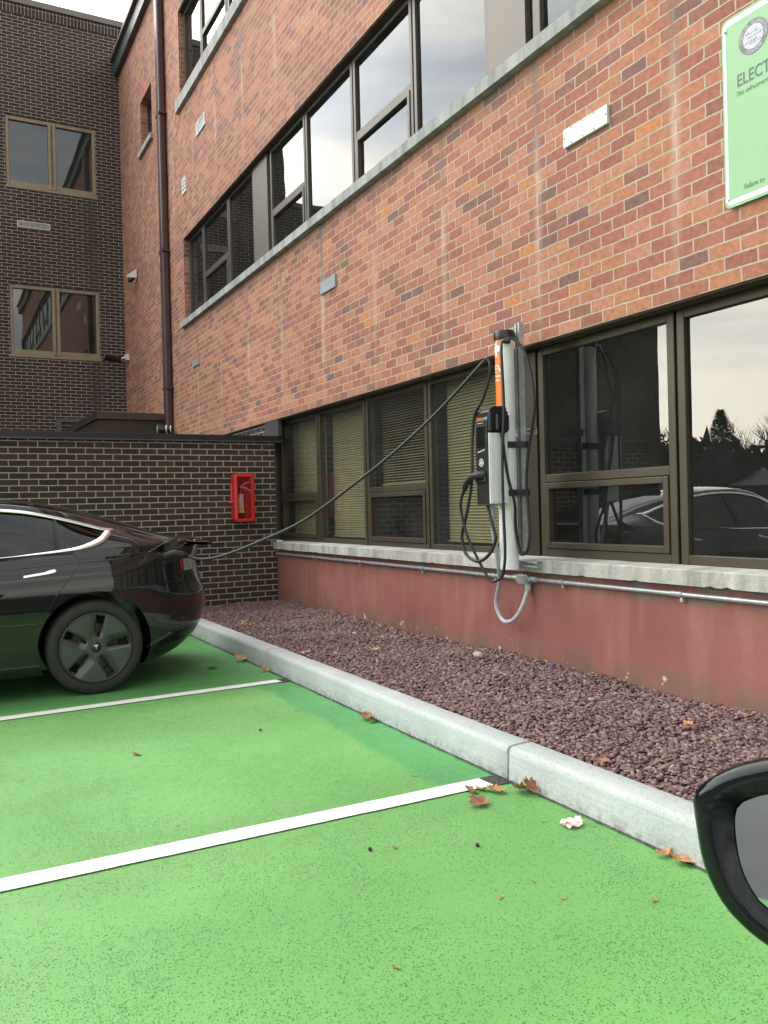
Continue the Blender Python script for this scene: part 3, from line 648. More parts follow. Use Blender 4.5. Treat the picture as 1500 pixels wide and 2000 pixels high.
c_ = MB(); c_.box(-18.12, -17.96, -.06, -.0, 4.50, 4.63); c_.tube([(-18.04, -.05, 4.57), (-18.04, -.18, 4.52)], .02); c_.build('bracket', M['whitem'], sc_)
c_ = MB(); c_.lathe((-18.04, -.16, 4.5), (0, -1, .12), [(0, 0), (.055, .0), (.06, .06), (.06, .3), (.07, .3), (.07, .34), (.04, .34), (0, .33)], 16); c_.build('body', M['black_pl'], sc_, smooth=True)
sp_ = empty('spotlight', (-14.1, -.15, 2.69), 'small glass fronted spotlight beside the drainpipe foot', 'lamp')
c_ = MB(); c_.lathe((-14.2, -.06, 2.70), (-.5, -1, -.05), [(0, 0), (.05, 0), (.05, .08), (.07, .14), (.09, .22), (.095, .24)], 18); c_.build('housing', M['black_pl'], sp_, smooth=True)
c_ = MB(); c_.lathe((-14.2, -.06, 2.70), (-.5, -1, -.05), [(.094, .24), (.07, .268), (.03, .28), (0, .282)], 18); c_.build('lens', plain('green_lamp_glass', (.16, .26, .24), .08), sp_, smooth=True)
c_ = MB(); c_.lathe((-14.2, -.06, 2.70), (-.5, -1, -.05), [(.052, .03), (.058, .03), (.058, .045), (.052, .045)], 18); c_.lathe((-14.2, -.06, 2.70), (-.5, -1, -.05), [(.062, .10), (.07, .10), (.07, .115), (.062, .115)], 18); c_.build('ring', M['alu'], sp_)
# cover plates
def plate(name, x0, x1, z0, z1, mat, label, screws):
    t_ = empty(name, ((x0+x1)/2, 0, (z0+z1)/2), label, 'cover plate')
    p = MB(); p.box(x0, x1, -.022, .0, z0, z1); p.build('plate', mat, t_, bevel=.002)
    s_ = MB()
    for fx, fz in screws:
        s_.lathe((x0+(x1-x0)*fx, -.0215, z0+(z1-z0)*fz), (0, -1, 0), [(.0055, 0), (.0055, .002), (0, .003)], 8)
    s_.build('screws', plain(name+'_screw', (.08, .06, .045), .6, .5), t_)
SC = [(.03, .5), (.97, .5), (.2, .1), (.2, .92), (.46, .1), (.46, .92), (.72, .1), (.72, .92)]
plate('cover_plate', -4.19, -3.79, 3.55, 3.665, M['whitem'], 'white screwed cover plate high on brick near green sign', SC)
plate('cover_plate', -8.06, -7.69, 3.525, 3.655, M['greym'], 'grey screwed cover plate on brick below the upper window sill', SC)
plate('cover_plate', -13.07, -12.72, 3.555, 3.66, M['greym'], 'small distant grey cover plate on brick near drainpipe', SC)

# ------------------------------------------------------------------ lettering helper
def text(name, body, size, mat, parent, origin, ux, uz, thick=.0004, font_shear=0, xs=1.0, bold=0, parent_world=True):
    cu = bpy.data.curves.new(name, 'FONT'); cu.body = body; cu.size = size; cu.extrude = thick; cu.shear = font_shear; cu.offset = bold; cu.resolution_u = 3
    tmp = bpy.data.objects.new('tmp', cu); COL.objects.link(tmp)
    dg = bpy.context.evaluated_depsgraph_get(); me = bpy.data.meshes.new_from_object(tmp.evaluated_get(dg)); bpy.data.objects.remove(tmp)
    ux = Vector(ux).normalized(); uz = Vector(uz).normalized(); nn = ux.cross(uz); O = Vector(origin)
    for v in me.vertices: c = v.co.copy(); v.co = O+ux*c.x*xs+uz*c.y+nn*c.z
    me.name = name; me.materials.clear()
    return link(name, me, mat, parent)
# ------------------------------------------------------------------ green sign
sg = empty('parking_sign', (-2.5, -.02, 3.23), 'pale green notice sign with white border cut by right edge', 'sign')
def rrect(x0, x1, z0, z1, r, n=6):
    P = []
    for cx, cz, a0 in ((x1-r, z1-r, 0), (x0+r, z1-r, 90), (x0+r, z0+r, 180), (x1-r, z0+r, 270)):
        for i in range(n+1): a = math.radians(a0+90*i/n); P.append((cx+r*math.cos(a), cz+r*math.sin(a)))
    return P
sx0, sx1, sz0, sz1 = -2.957, -1.74, 2.755, 3.712
p = MB(); p.prism(rrect(sx0, sx1, sz0, sz1, .035), lambda x, z: (x, -.020, z), lambda x, z: (x, -.016, z)); p.build('sign_face', M['sign_green'], sg)
p = MB(); oo = rrect(sx0+.010, sx1-.010, sz0+.014, sz1-.014, .03); ii = rrect(sx0+.026, sx1-.026, sz0+.040, sz1-.040, .012)
n = len(oo); p.add([(a, -.0208, b) for a, b in oo]+[(a, -.0208, b) for a, b in ii], [(i, (i+1) % n, n+(i+1) % n, n+i) for i in range(n)]); p.build('border', M['sign_white'], sg)
for bx_, bz_ in ((-2.936, 3.655), (-2.936, 2.80), (-1.76, 3.655), (-1.76, 2.80)):
    p = MB(); p.lathe((bx_, -.0205, bz_), (0, -1, 0), [(.013, 0), (.013, .002), (.007, .0022), (.007, .006), (.004, .008), (0, .008)], 14); p.build('bolt', M['steel'], sg)
scx, scz, sr = -2.770, 3.553, .084
p = MB(); p.lathe((scx, -.0206, scz), (0, -1, 0), [(sr, 0), (sr, .0006), (0, .0006)], 40); se = p.build('seal', M['seal'], sg)
p = MB(); p.lathe((scx, -.0213, scz), (0, -1, 0), [(sr*.70, 0), (sr*.70, .0004), (0, .0004)], 32); p.build('seal_field', M['seal_lt'], se)
p = MB()
for a, b, c_z in ((-.045, .02, .018), (-.03, .05, .0), (-.055, .01, -.022), (-.02, .045, -.034)):
    for k in range(6):
        q = a+(b-a)*k/5; p.add([(scx+q, -.0220, scz+c_z+random.uniform(-.004, .004)), (scx+q+.012, -.0220, scz+c_z+random.uniform(0, .004)), (scx+q+.008, -.0220, scz+c_z+random.uniform(.006, .014))], [(0, 1, 2)])
p.build('seal_picture', M['seal'], se, recalc=False)
def arc_text(body, r, a0, step, size, flip=False):
    for i, ch in enumerate(body):
        if ch == ' ': continue
        a = math.radians(a0+i*step); ux = (math.sin(a), 0, -math.cos(a)); uz = (math.cos(a), 0, math.sin(a))
        if flip: ux = (-ux[0], 0, -ux[2]); uz = (-uz[0], 0, -uz[2])
        O = (scx+math.cos(a)*r, -.0214, scz+math.sin(a)*r)
        text('seal_letter', ch, size, M['seal_lt'], se, O, ux, uz, .0002, bold=.0002)
arc_text('TOWN OF CLARKSTOWN', sr*.745, 190, -11.6, .022)
arc_text('NEW YORK', sr*.93, 238, 9.2, .022, True)
text('lettering', 'ELECTRIC', .086, M['sign_text'], sg, (-2.872, -.0207, 3.345), (1, 0, 0), (0, 0, 1), bold=.001, xs=.80)
text('lettering', 'This infrastructure', .034, M['sign_text'], sg, (-2.878, -.0207, 3.298), (1, 0, 0), (0, 0, 1), font_shear=.2, xs=.86, bold=-.0002)
text('lettering', 'Failure to', .039, M['sign_text'], sg, (-2.845, -.0207, 2.822), (1, 0, 0), (0, 0, 1), font_shear=.22, xs=.80)

# ------------------------------------------------------------------ charging station
CS = empty('charging_station', (-4.62, -.2, .8), 'wall mounted car charging station on white aluminium post', 'charger')
px, py, pr = -4.62, -.205, .064
p = MB(); vs = []; fs = []; n = 96; zs_ = (.835, 2.40)
for z in zs_:
    for k in range(n):
        a = 2*math.pi*k/n; r = pr*(1-.018*(1 if (k % 4) < 1 else 0)); vs.append((px+r*math.cos(a), py+r*math.sin(a), z))
for k in range(n): fs.append((k, (k+1) % n, n+(k+1) % n, n+k))
fs.append(tuple(range(n))[::-1]); fs.append(tuple(n+k for k in range(n))); p.add(vs, fs); p.build('post', M['alu'], CS)
p = MB(); p.lathe((px, py, 2.385), (0, 0, 1), [(pr*.9, 0), (pr+.007, 0), (pr+.009, .01), (pr+.009, .05), (pr+.004, .062), (0, .064)], 40); autosmooth(p.build('cap', M['black_pl'], CS))
p = MB(); p.tube([(px+.02, py, 2.44), (px+.02, py, 2.466)], .012); p.tube([(px+.045, py, 2.44), (px+.045, py, 2.46)], .006); p.build('cap_fitting', M['greym'], CS)
p = MB(); ZD0, ZD1 = 1.88, 2.386; A0, A1 = math.radians(170), math.radians(309)
def dec(z0, z1, a0, a1, mat, name, r=pr+.0012, parent=CS):
    q = MB(); nn = max(2, int((a1-a0)/.06)); vs = []; fs = []
    for i in range(nn+1):
        a = a0+(a1-a0)*i/nn
        for z in (z0, z1): vs.append((px+r*math.cos(a), py+r*math.sin(a), z))
    for i in range(nn): fs.append((2*i, 2*i+2, 2*i+3, 2*i+1))
    q.add(vs, fs); return q.build(name, mat, parent, recalc=False)
dc = dec(ZD0, ZD1, A0, A1, M['orange_dec'], 'orange_decal')
am = math.radians(264)
dec(2.27, 2.385, am-.16, am+.16, M['white_dec'], 'plus_mark', pr+.0017, dc); dec(2.305, 2.345, am-.55, am+.55, M['white_dec'], 'plus_mark', pr+.0019, dc)
def curved_text(body, size, z, a_start, mat, xs=1.0):
    cu = bpy.data.curves.new('txt', 'FONT'); cu.body = body; cu.size = size; cu.extrude = .0001; cu.resolution_u = 2; cu.offset = .0006
    tmp = bpy.data.objects.new('tmp', cu); COL.objects.link(tmp); dg = bpy.context.evaluated_depsgraph_get(); me = bpy.data.meshes.new_from_object(tmp.evaluated_get(dg)); bpy.data.objects.remove(tmp)
    for v in me.vertices:
        c = v.co.copy(); a = a_start+c.x*xs/pr; r = pr+.0022+c.z; v.co = (px+r*math.cos(a), py+r*math.sin(a), z+c.y)
    me.materials.clear(); link('lettering', me, mat, dc)
curved_text('EV', .075, 2.165, am-.45, M['white_dec']); curved_text('Charging', .021, 2.135, am-.5, M['white_dec']); curved_text('Station', .021, 2.108, am-.5, M['white_dec'])
dec(ZD0, ZD1, A0-.05, A0, M['white_dec'], 'decal_edge', parent=dc)
# charger unit: black front spine, aluminium sides, holster on the right shoulder
bx0, bx1, by0, by1 = -4.672, -4.520, -.425, -.275
p = MB(); p.box(bx0+.006, bx1-.006, by0+.012, by1, 1.28, 1.90); p.build('unit_core', M['black_pl'], CS, bevel=.006)
p = MB(); p.box(bx1-.012, bx1, by0+.006, by1+.002, 1.282, 1.748)
for k in range(9): p.box(bx1, bx1+.003, by0+.02+k*.014, by0+.027+k*.014, 1.284, 1.746)
p.box(bx0, bx0+.008, by0+.004, by1+.002, 1.282, 1.74); p.build('side_panel', M['alu'], CS)
p = MB(); prof = [(by0-.004, 1.277), (by0-.004, 1.40), (by0-.007, 1.70), (by0-.001, 1.83), (by0+.02, 1.90), (by0+.05, 1.925), (by1-.02, 1.93), (by1+.01, 1.92), (by1+.01, 1.885), (by0+.02, 1.86), (by0+.012, 1.277)]
p.prism(prof, lambda y, z: (bx0+.009, y, z), lambda y, z: (bx1-.013, y, z)); p.build('front_cover', M['black_pl'], CS, bevel=.004)
p = MB(); p.box(bx0, bx1+.004, by0+.006, by1+.012, 1.752, 1.898); p.build('shoulder', M['black_pl'], CS, bevel=.012)
p = MB(); p.box(bx1+.004, bx1+.028, by0+.05, by1+.005, 1.76, 1.87); p.build('cable_holster', M['black_pl'], CS, bevel=.012)
p = MB()
for k in range(5): p.lathe((bx1+.018, by0+.10, 1.755-k*.009), (0, 0, -1), [(.019-.002*k, 0), (.019-.002*k, .006), (.013, .007), (.013, .009)], 14)
p.build('strain_relief', M['black_mt'], CS)
p = MB(); p.box(bx0+.03, bx1-.03, by0-.0085, by0-.004, 1.655, 1.80); p.build('screen', M['screen'], CS, bevel=.002)
p = MB()
for k in range(5): p.box(bx0+.038+k*.017, bx0+.047+k*.017, by0-.0086, by0-.004, 1.622+.003*k, 1.63+.003*k)
p.build('icon_row', M['white_dec'], CS)
p = MB(); p.lathe((-4.597, by0-.0075, 1.555), (0, -1, 0), [(.026, 0), (.026, .0012), (.022, .0012), (.022, 0)], 24)
p.add([(-4.606, by0-.0088, 1.545), (-4.606, by0-.0088, 1.565), (-4.594, by0-.0088, 1.572), (-4.594, by0-.0088, 1.538)], [(0, 1, 2, 3)])
for r in (.010, .017):
    for a in range(-3, 3): a1_, a2_ = math.radians(a*14), math.radians((a+1)*14); p.add([(-4.598+r*math.cos(q)*1.0, by0-.0088, 1.555+r*math.sin(q)) for q in (a1_, a2_)]+[(-4.598+(r+.003)*math.cos(q), by0-.0088, 1.555+(r+.003)*math.sin(q)) for q in (a2_, a1_)], [(0, 1, 2, 3)])
p.build('tap_symbol', M['white_dec'], CS, recalc=False)
for z_, s_ in ((1.838, .030), (1.476, .024)):
    text('lettering', 'charge', s_, M['orange_dec'], CS, (bx0+.026, by0-(.0035 if z_ > 1.8 else .0085), z_), (1, 0, 0), (0, 0, 1), bold=.0005, xs=.82); text('lettering', 'point', s_, M['teal_dec'], CS, (bx0+.026+s_*.82*2.95, by0-(.0035 if z_ > 1.8 else .0085), z_), (1, 0, 0), (0, 0, 1), bold=.0003, xs=.75)
p = MB(); p.box(bx0+.035, bx1-.05, by0-.0062, by0-.005, 1.815, 1.8175); p.build('status_line', M['white_dec'], CS)
p = MB()
for k in range(8): p.box(bx0+.016, bx1-.02, by0-.0075, by0-.002, 1.365+k*.0075, 1.3685+k*.0075)
p.build('speaker_slots', M['black_mt'], CS)
p = MB(); p.box(bx0+.015, bx1-.018, by0-.022, by0-.004, 1.42, 1.47); p.build('connector_holder', M['black_pl'], CS, bevel=.008)
p = MB(); p.box(px-.055, px+.05, by1-.003, py-.04, 1.32, 1.86); p.build('mounting_block', M['greym'], CS)
# black straps round the post
for z in (1.675, 1.352):
    p = MB(); vs = []; fs = []
    path = [(px-.02, py-.071), (px+.03, py-.069), (px+.062, py-.04), (px+.075, py+.02), (px+.105, py+.07), (px+.105, py+.10), (px-.03, py+.10), (px-.07, py+.05), (px-.074, py-.01), (px-.055, py-.055)]
    nn = len(path)
    for (a, b) in path: vs += [(a, b, z-.021), (a, b, z+.021), (px+(a-px)*1.04, py+(b-py)*1.04, z+.021), (px+(a-px)*1.04, py+(b-py)*1.04, z-.021)]
    for i in range(nn):
        j = (i+1) % nn
        for q in range(4): fs.append((i*4+q, i*4+(q+1) % 4, j*4+(q+1) % 4, j*4+q))
    p.add(vs, fs); p.build('strap', M['black_mt'], CS)
# slotted strut channels fixed to the wall
ST = empty('strut_frame', (-4.56, -.09, .95), 'slotted galvanised steel strut standing behind the charger post', 'strut')
def channel(mb, x0, x1, z0, z1, y, along):
    # C section opening to -y
    if along == 'z':
        mb.box(x0, x1, y+.036, y+.039, z0, z1); mb.box(x0, x0+.003, y, y+.036, z0, z1); mb.box(x1-.003, x1, y, y+.036, z0, z1)
        mb.box(x0+.003, x0+.012, y, y+.003, z0, z1); mb.box(x1-.012, x1-.003, y, y+.003, z0, z1)
    else:
        mb.box(x0, x1, y+.036, y+.039, z0, z1); mb.box(x0, x1, y, y+.036, z0, z0+.003); mb.box(x0, x1, y, y+.036, z1-.003, z1)
        mb.box(x0, x1, y, y+.003, z0+.003, z0+.012); mb.box(x0, x1, y, y+.003, z1-.012, z1-.003)
p = MB(); channel(p, -4.608, -4.562, .955, 2.505, -.125, 'z'); p.build('upright', M['steel'], ST)
p = MB(); channel(p, -4.75, -4.49, 1.745, 1.786, -.084, 'x'); p.build('crossbar', M['steel'], ST)
p = MB(); channel(p, -4.75, -4.43, .848, .889, -.123, 'x'); p.build('crossbar', M['steel'], ST)
p = MB()
for z in (.985, 1.035): p.lathe((-4.585, -.09, z), (0, -1, 0), [(.011, 0), (.011, .006), (.006, .006), (.006, .012), (0, .012)], 10)
for xq in (-4.47, -4.45): p.lathe((xq, -.09, .868), (0, -1, 0), [(.009, 0), (.009, .006), (0, .007)], 10)
p.build('bolts', M['chrome'], ST)
# steel conduit along the foundation
CD = empty('steel_conduit', (-5, -.03, .755), 'galvanised conduit pipe running along under the window sill', 'conduit')
p = MB(); p.tube([(-9.50, -.032, .757), (-4.79, -.032, .757)], .0145, 14); p.tube([(-4.56, -.032, .757), (X1, -.032, .757)], .0145, 14); autosmooth(p.build('pipe', M['steel'], CD))
for xq in (-8.4, -7.28, -6.1, -5.05, -4.30, -3.31, -1.9, -.4):
    p = MB(); p.tube([(xq, -.032, .757), (xq+.028, -.032, .757)], .0185, 12); p.lathe((xq+.014, -.026, .728), (0, -1, 0), [(.007, 0), (.007, .006), (0, .008)], 8); p.box(xq+.004, xq+.024, -.03, 0, .715, .742); p.build('clamp', M['steel'], CD)
for xq in (-7.0, -6.93, -3.36): p = MB(); p.tube([(xq, -.032, .757), (xq+.05, -.032, .757)], .0178, 12); p.build('coupling', M['steel'], CD)
p = MB(); pp = [(-.085, -.0), (-.05, .034), (.05, .034), (.085, .0), (.05, -.034), (-.05, -.034)]
p.prism(pp, lambda x, z: (-4.675+x, -.062, .752+z), lambda x, z: (-4.675+x, -.004, .752+z)); p.tube([(-4.80, -.032, .757), (-4.74, -.032, .757)], .021, 12); p.tube([(-4.61, -.032, .757), (-4.54, -.032, .757)], .021, 12); p.tube([(-4.645, -.034, .73), (-4.645, -.034, .672)], [.026, .023], 12); p.build('junction_fitting', M['steel'], CD, bevel=.004)
p = MB(); p.prism([(a*.82, b*.82) for a, b in pp], lambda x, z: (-4.675+x, -.066, .752+z), lambda x, z: (-4.675+x, -.0615, .752+z)); p.build('fitting_cover', plain('dull_steel_cover', (.36, .35, .31), .5, .6, .15, 20), CD)
# grey flexible conduit loop from the charger down to the fitting
loop = [(-4.60, -.35, 1.285), (-4.605, -.345, 1.20), (-4.62, -.33, 1.075), (-4.655, -.28, .93), (-4.70, -.235, .82), (-4.79, -.17, .72), (-4.90, -.115, .615), (-4.92, -.105, .545), (-4.885, -.10, .475), (-4.825, -.10, .445), (-4.75, -.095, .463), (-4.69, -.085, .515), (-4.655, -.07, .585), (-4.645, -.045, .66), (-4.645, -.036, .69)]
p = MB(); p.tube(spline(loop, 6), .0155, 14); o = p.build('flexible_conduit', M['grey_pvc'], smooth=True); prop(o, 'light grey flexible conduit hanging in a loop under the charger', 'conduit')

# ------------------------------------------------------------------ cables
def cable(name, pts, r, label, parts=()):
    c = empty(name, pts[0], label, 'charging cable')
    p = MB(); p.tube(spline(pts, 8), r, 10); p.build('cord', M['cable'], c, smooth=True); return c
hook = (-4.548, -.41, 2.232)
c1 = [(-6.172, -1.995, .952), (-6.13, -1.955, .932), (-6.07, -1.894, .925), (-5.977, -1.806, .944), (-5.855, -1.689, .995), (-5.706, -1.546, 1.071), (-5.588, -1.433, 1.134), (-5.472, -1.322, 1.210), (-5.329, -1.186, 1.333), (-5.19, -1.052, 1.463), (-5.053, -.921, 1.593), (-4.918, -.792, 1.737), (-4.786, -.666, 1.89), (-4.656, -.542, 2.06), (-4.58, -.468, 2.168), hook,
      (-4.522, -.40, 2.205), (-4.519, -.40, 2.165), (-4.534, -.40, 2.104), (-4.598, -.41, 1.977), (-4.672, -.425, 1.884), (-4.695, -.43, 1.76), (-4.70, -.435, 1.645), (-4.695, -.44, 1.523), (-4.715, -.44, 1.386), (-4.79, -.43, 1.215), (-4.87, -.42, 1.057), (-4.82, -.42, .937), (-4.69, -.41, .895), (-4.575, -.40, .948), (-4.51, -.395, 1.045), (-4.535, -.395, 1.125), (-4.60, -.39, 1.27)]
CA = cable('charging_cable', c1, .0112, 'black charging cable stretched from the car to the charger post')
c2 = [(bx1+.018, -.325, 1.71), (bx1+.016, -.31, 1.60), (bx1+.01, -.28, 1.45), (-4.50, -.24, 1.28), (-4.53, -.215, 1.16), (-4.545, -.195, 1.06), (-4.525, -.185, .955), (-4.505, -.18, .937), (-4.455, -.18, .965), (-4.425, -.18, 1.07), (-4.44, -.175, 1.22), (-4.46, -.17, 1.39), (-4.44, -.17, 1.58), (-4.39, -.17, 1.76), (-4.35, -.175, 1.90), (-4.355, -.18, 2.03), (-4.385, -.18, 2.16), (-4.42, -.19, 2.27), (-4.49, -.21, 2.365), (-4.525, -.245, 2.38), (-4.54, -.28, 2.355), (-4.50, -.32, 2.30), (-4.475, -.335, 2.165), (-4.46, -.34, 1.9), (-4.47, -.355, 1.56), (-4.47, -.355, 1.224), (-4.47, -.35, .956), (-4.50, -.35, .815), (-4.55, -.36, .772), (-4.60, -.375, .768), (-4.66, -.39, .835), (-4.74, -.41, .96), (-4.80, -.43, 1.084), (-4.84, -.44, 1.225), (-4.825, -.45, 1.31), (-4.765, -.46, 1.385)]
CB = cable('charging_cable', c2, .0098, 'black cable looped loosely over the charger post top')
def connector(parent, path, rad, name='connector'):
    p = MB(); p.tube(spline(path, 5), [rad[min(len(rad)-1, int(i/5+.5))] for i in range(len(spline(path, 5)))], 14); o = p.build(name, M['black_mt'], parent, smooth=True)
    return o
connector(CB, [(-4.775, -.458, 1.365), (-4.745, -.465, 1.405), (-4.69, -.472, 1.445), (-4.635, -.47, 1.468), (-4.59, -.455, 1.472), (-4.56, -.43, 1.47)], [.013, .020, .021, .024, .028, .028])
p = MB()
for z in (1.675, ): pass
cord = MB(); cord.tube([hook, (-4.60, -.33, 2.31), (-4.63, -.26, 2.388)], .0018, 6); cord.lathe(hook, (1, 1, 0), [(0, -.012), (.014, -.012), (.014, .012), (0, .012)], 10); cord.build('retractor_cord', M['black_mt'], CS)
cord = MB(); cord.tube([(-4.545, -.262, 2.366), (-4.515, -.235, 2.362)], [.02, .02], 12); cord.build('cable_hook', M['black_mt'], CS, bevel=.005)

# ------------------------------------------------------------------ fire extinguisher cabinet
FC = empty('extinguisher_cabinet', (XL, -.42, 1.43), 'red plastic fire extinguisher cabinet on dark brown brick wall', 'cabinet')
cy0, cy1, cz0, cz1, xf = -.570, -.330, 1.150, 1.712, XL+.165
p = MB(); vs = []; fs = []
outer = rrect(cy0, cy1, cz0, cz1, .035); inner = rrect(cy0+.036, cy1-.036, cz0+.036, cz1-.036, .012); n = len(outer)
oo2 = rrect(cy0+.008, cy1-.008, cz0+.008, cz1-.008, .03)
rings = [[(XL+.001, a, b) for a, b in rrect(cy0+.004, cy1-.004, cz0+.004, cz1-.004, .03)], [(xf-.02, a, b) for a, b in outer], [(xf-.005, a, b) for a, b in outer], [(xf, a, b) for a, b in oo2], [(xf-.002, a, b) for a, b in inner], [(xf-.02, a, b) for a, b in inner], [(XL+.02, a, b) for a, b in rrect(cy0+.03, cy1-.03, cz0+.03, cz1-.03, .012)]]
for r_ in rings: vs += r_
for k in range(len(rings)-1):
    for i in range(n): fs.append((k*n+i, k*n+(i+1) % n, (k+1)*n+(i+1) % n, (k+1)*n+i))
fs.append(tuple(6*n+i for i in range(n))); p.add(vs, fs); autosmooth(p.build('case', M['red_pl'], FC), 50)
p = MB(); p.add([(xf-.012, a, b) for a, b in inner], [tuple(range(n))]); p.build('window_pane', glass('red_tinted_clear_plastic', (.85, .62, .62), 1.35, 0), FC, recalc=False)
p = MB(); p.lathe((xf-.001, -.448, cz0+.018), (1, 0, 0), [(.017, 0), (.015, .006), (.006, .008), (0, .007)], 16); p.build('latch', M['red_pl'], FC, smooth=True)
p = MB(); p.box(XL+.05, XL+.07, cy0-.018, cy0, 1.39, 1.60); p.box(XL+.045, XL+.10, cy0-.045, cy0, 1.372, 1.392); p.build('hammer_holder', plain('pale_red_plastic', (.6, .09, .1), .4), FC, bevel=.003)
FE = empty('fire_extinguisher', (XL+.09, -.475, 1.2), 'red fire extinguisher with grey label inside the cabinet', 'extinguisher')
ex, ey = XL+.085, -.472
p = MB(); p.lathe((ex, ey, 1.205), (0, 0, 1), [(0, 0), (.042, 0), (.046, .01), (.046, .27), (.040, .30), (.022, .322), (.016, .33), (.016, .34)], 28); p.build('cylinder', M['ext_red'], FE, smooth=True)
def wrapband(z0, z1, a0, a1, mat, name):
    q = MB(); vs = []; fs = []; nn = 14
    for i in range(nn+1):
        a = math.radians(a0+(a1-a0)*i/nn)
        for z in (z0, z1): vs.append((ex+.0468*math.cos(a), ey+.0468*math.sin(a), z))
    for i in range(nn): fs.append((2*i, 2*i+2, 2*i+3, 2*i+1))
    q.add(vs, fs); q.build(name, mat, FE, recalc=False)
wrapband(1.295, 1.475, -85, 22, M['label_grey'], 'label'); wrapband(1.255, 1.29, -100, 40, M['yellow'], 'yellow_tag'); wrapband(1.225, 1.252, -120, 60, M['black_mt'], 'base_ring')
p = MB(); p.box(ex-.012, ex+.012, ey-.014, ey+.016, 1.54, 1.575); p.build('valve', M['steel'], FE)
p = MB(); p.tube([(ex+.01, ey+.01, 1.575), (ex+.03, ey+.04, 1.60), (ex+.04, ey+.09, 1.612)], .0065, 8); p.tube([(ex+.01, ey+.01, 1.562), (ex+.03, ey+.06, 1.54), (ex+.04, ey+.115, 1.505)], .0075, 8); p.build('handle', M['whitem'], FE, smooth=True)
p = MB(); p.tube(spline([(ex, ey-.012, 1.555), (ex+.02, ey-.035, 1.53), (ex+.03, ey-.045, 1.45), (ex+.02, ey-.055, 1.36)], 5), .006, 8); p.build('hose', M['black_mt'], FE, smooth=True)

# ------------------------------------------------------------------ cars
def interp(tab, x): return float(np.interp(x, [a for a, b in tab], [b for a, b in tab]))
def sm(tab):
    """smooth (Catmull-Rom like) lookup of a table"""
    xs_ = np.array([a for a, b in tab], float); yv = np.array([b for a, b in tab], float)
    g_ = np.linspace(xs_[0], xs_[-1], 400); v = np.interp(g_, xs_, yv); k = np.hanning(31); k /= k.sum()
    vp = np.concatenate([2*v[0]-v[1:16][::-1], v, 2*v[-1]-v[-16:-1][::-1]]); v2 = np.convolve(vp, k, 'valid')
    return lambda x: float(np.interp(x, g_, v2))
RE, FE_ = -.94, 3.715
HS = sm([(-1.0, 1.050), (-.8, 1.022), (-.6, 1.0), (-.1, .972), (.6, .945), (1.8, .92), (2.4, .885), (3.0, .80), (3.45, .71), (3.72, .60)])
HC = sm([(-1.0, 1.052), (-.93, 1.055), (-.7, 1.058), (-.5, 1.06), (.5, .99), (2.0, .97), (2.6, .95), (3.1, .86), (3.5, .75), (3.72, .62)])
# rows of the lower body: (height, half width, rear reach, front reach)
ROWS = [(.165, .83, -.48, 3.45), (.178, .875, -.56, 3.52), (.235, .900, -.70, 3.60), (.33, .912, -.83, 3.66), (.42, .918, -.895, 3.69), (.50, .921, -.925, 3.71), (.56, .923, -.943, 3.715), (.64, .923, -.938, 3.70), (.72, .922, -.905, 3.67), (.80, .918, -.885, 3.62), (.88, .910, -.878, 3.52), (.94, .897, -.885, 3.40), (1.0, .875, -.90, 3.25)]
NR = len(ROWS)
def outline(row, q):
    """q in 0..1: front centre -> side -> rear centre; returns s, w, h"""
    h0, W, R, F = ROWS[row]; s1, s0 = 2.25, .0
    if q < .25:
        a = q/.25*math.pi/2; s = s1+(F-s1)*math.cos(a)**(2/2.5); w_ = W*math.sin(a)**(2/3.2)
    elif q < .6:
        s = s1+(s0-s1)*(q-.25)/.35; w_ = W
    else:
        a = (1-(q-.6)/.4)*math.pi/2; s = s0+(R-s0)*max(0, math.cos(a))**(2/2.6); w_ = W*max(0, math.sin(a))**(2/4.0)
    hs = HS(max(-.985, min(3.72, s))); k = row/(NR-1)
    h = h0 if h0 <= .56 else .56+(h0-.56)/(1.0-.56)*(hs-.56)
    return s, w_, h
def body_w(s, h):
    """half width of the lower body side at (s, h) for -0.985<s<2.25"""
    hs = HS(s); hh = h if h <= .56 else .56+(h-.56)/(hs-.56)*(1.0-.56)
    hh = min(max(hh, ROWS[0][0]), 1.0); hs_ = [r[0] for r in ROWS]
    W = np.interp(hh, hs_, [r[1] for r in ROWS]); R = np.interp(hh, hs_, [r[2] for r in ROWS])
    if s >= 0: return float(W)
    x = min(1, s/R); return float(W*max(0, 1-x**2.6)**(1/4.0))
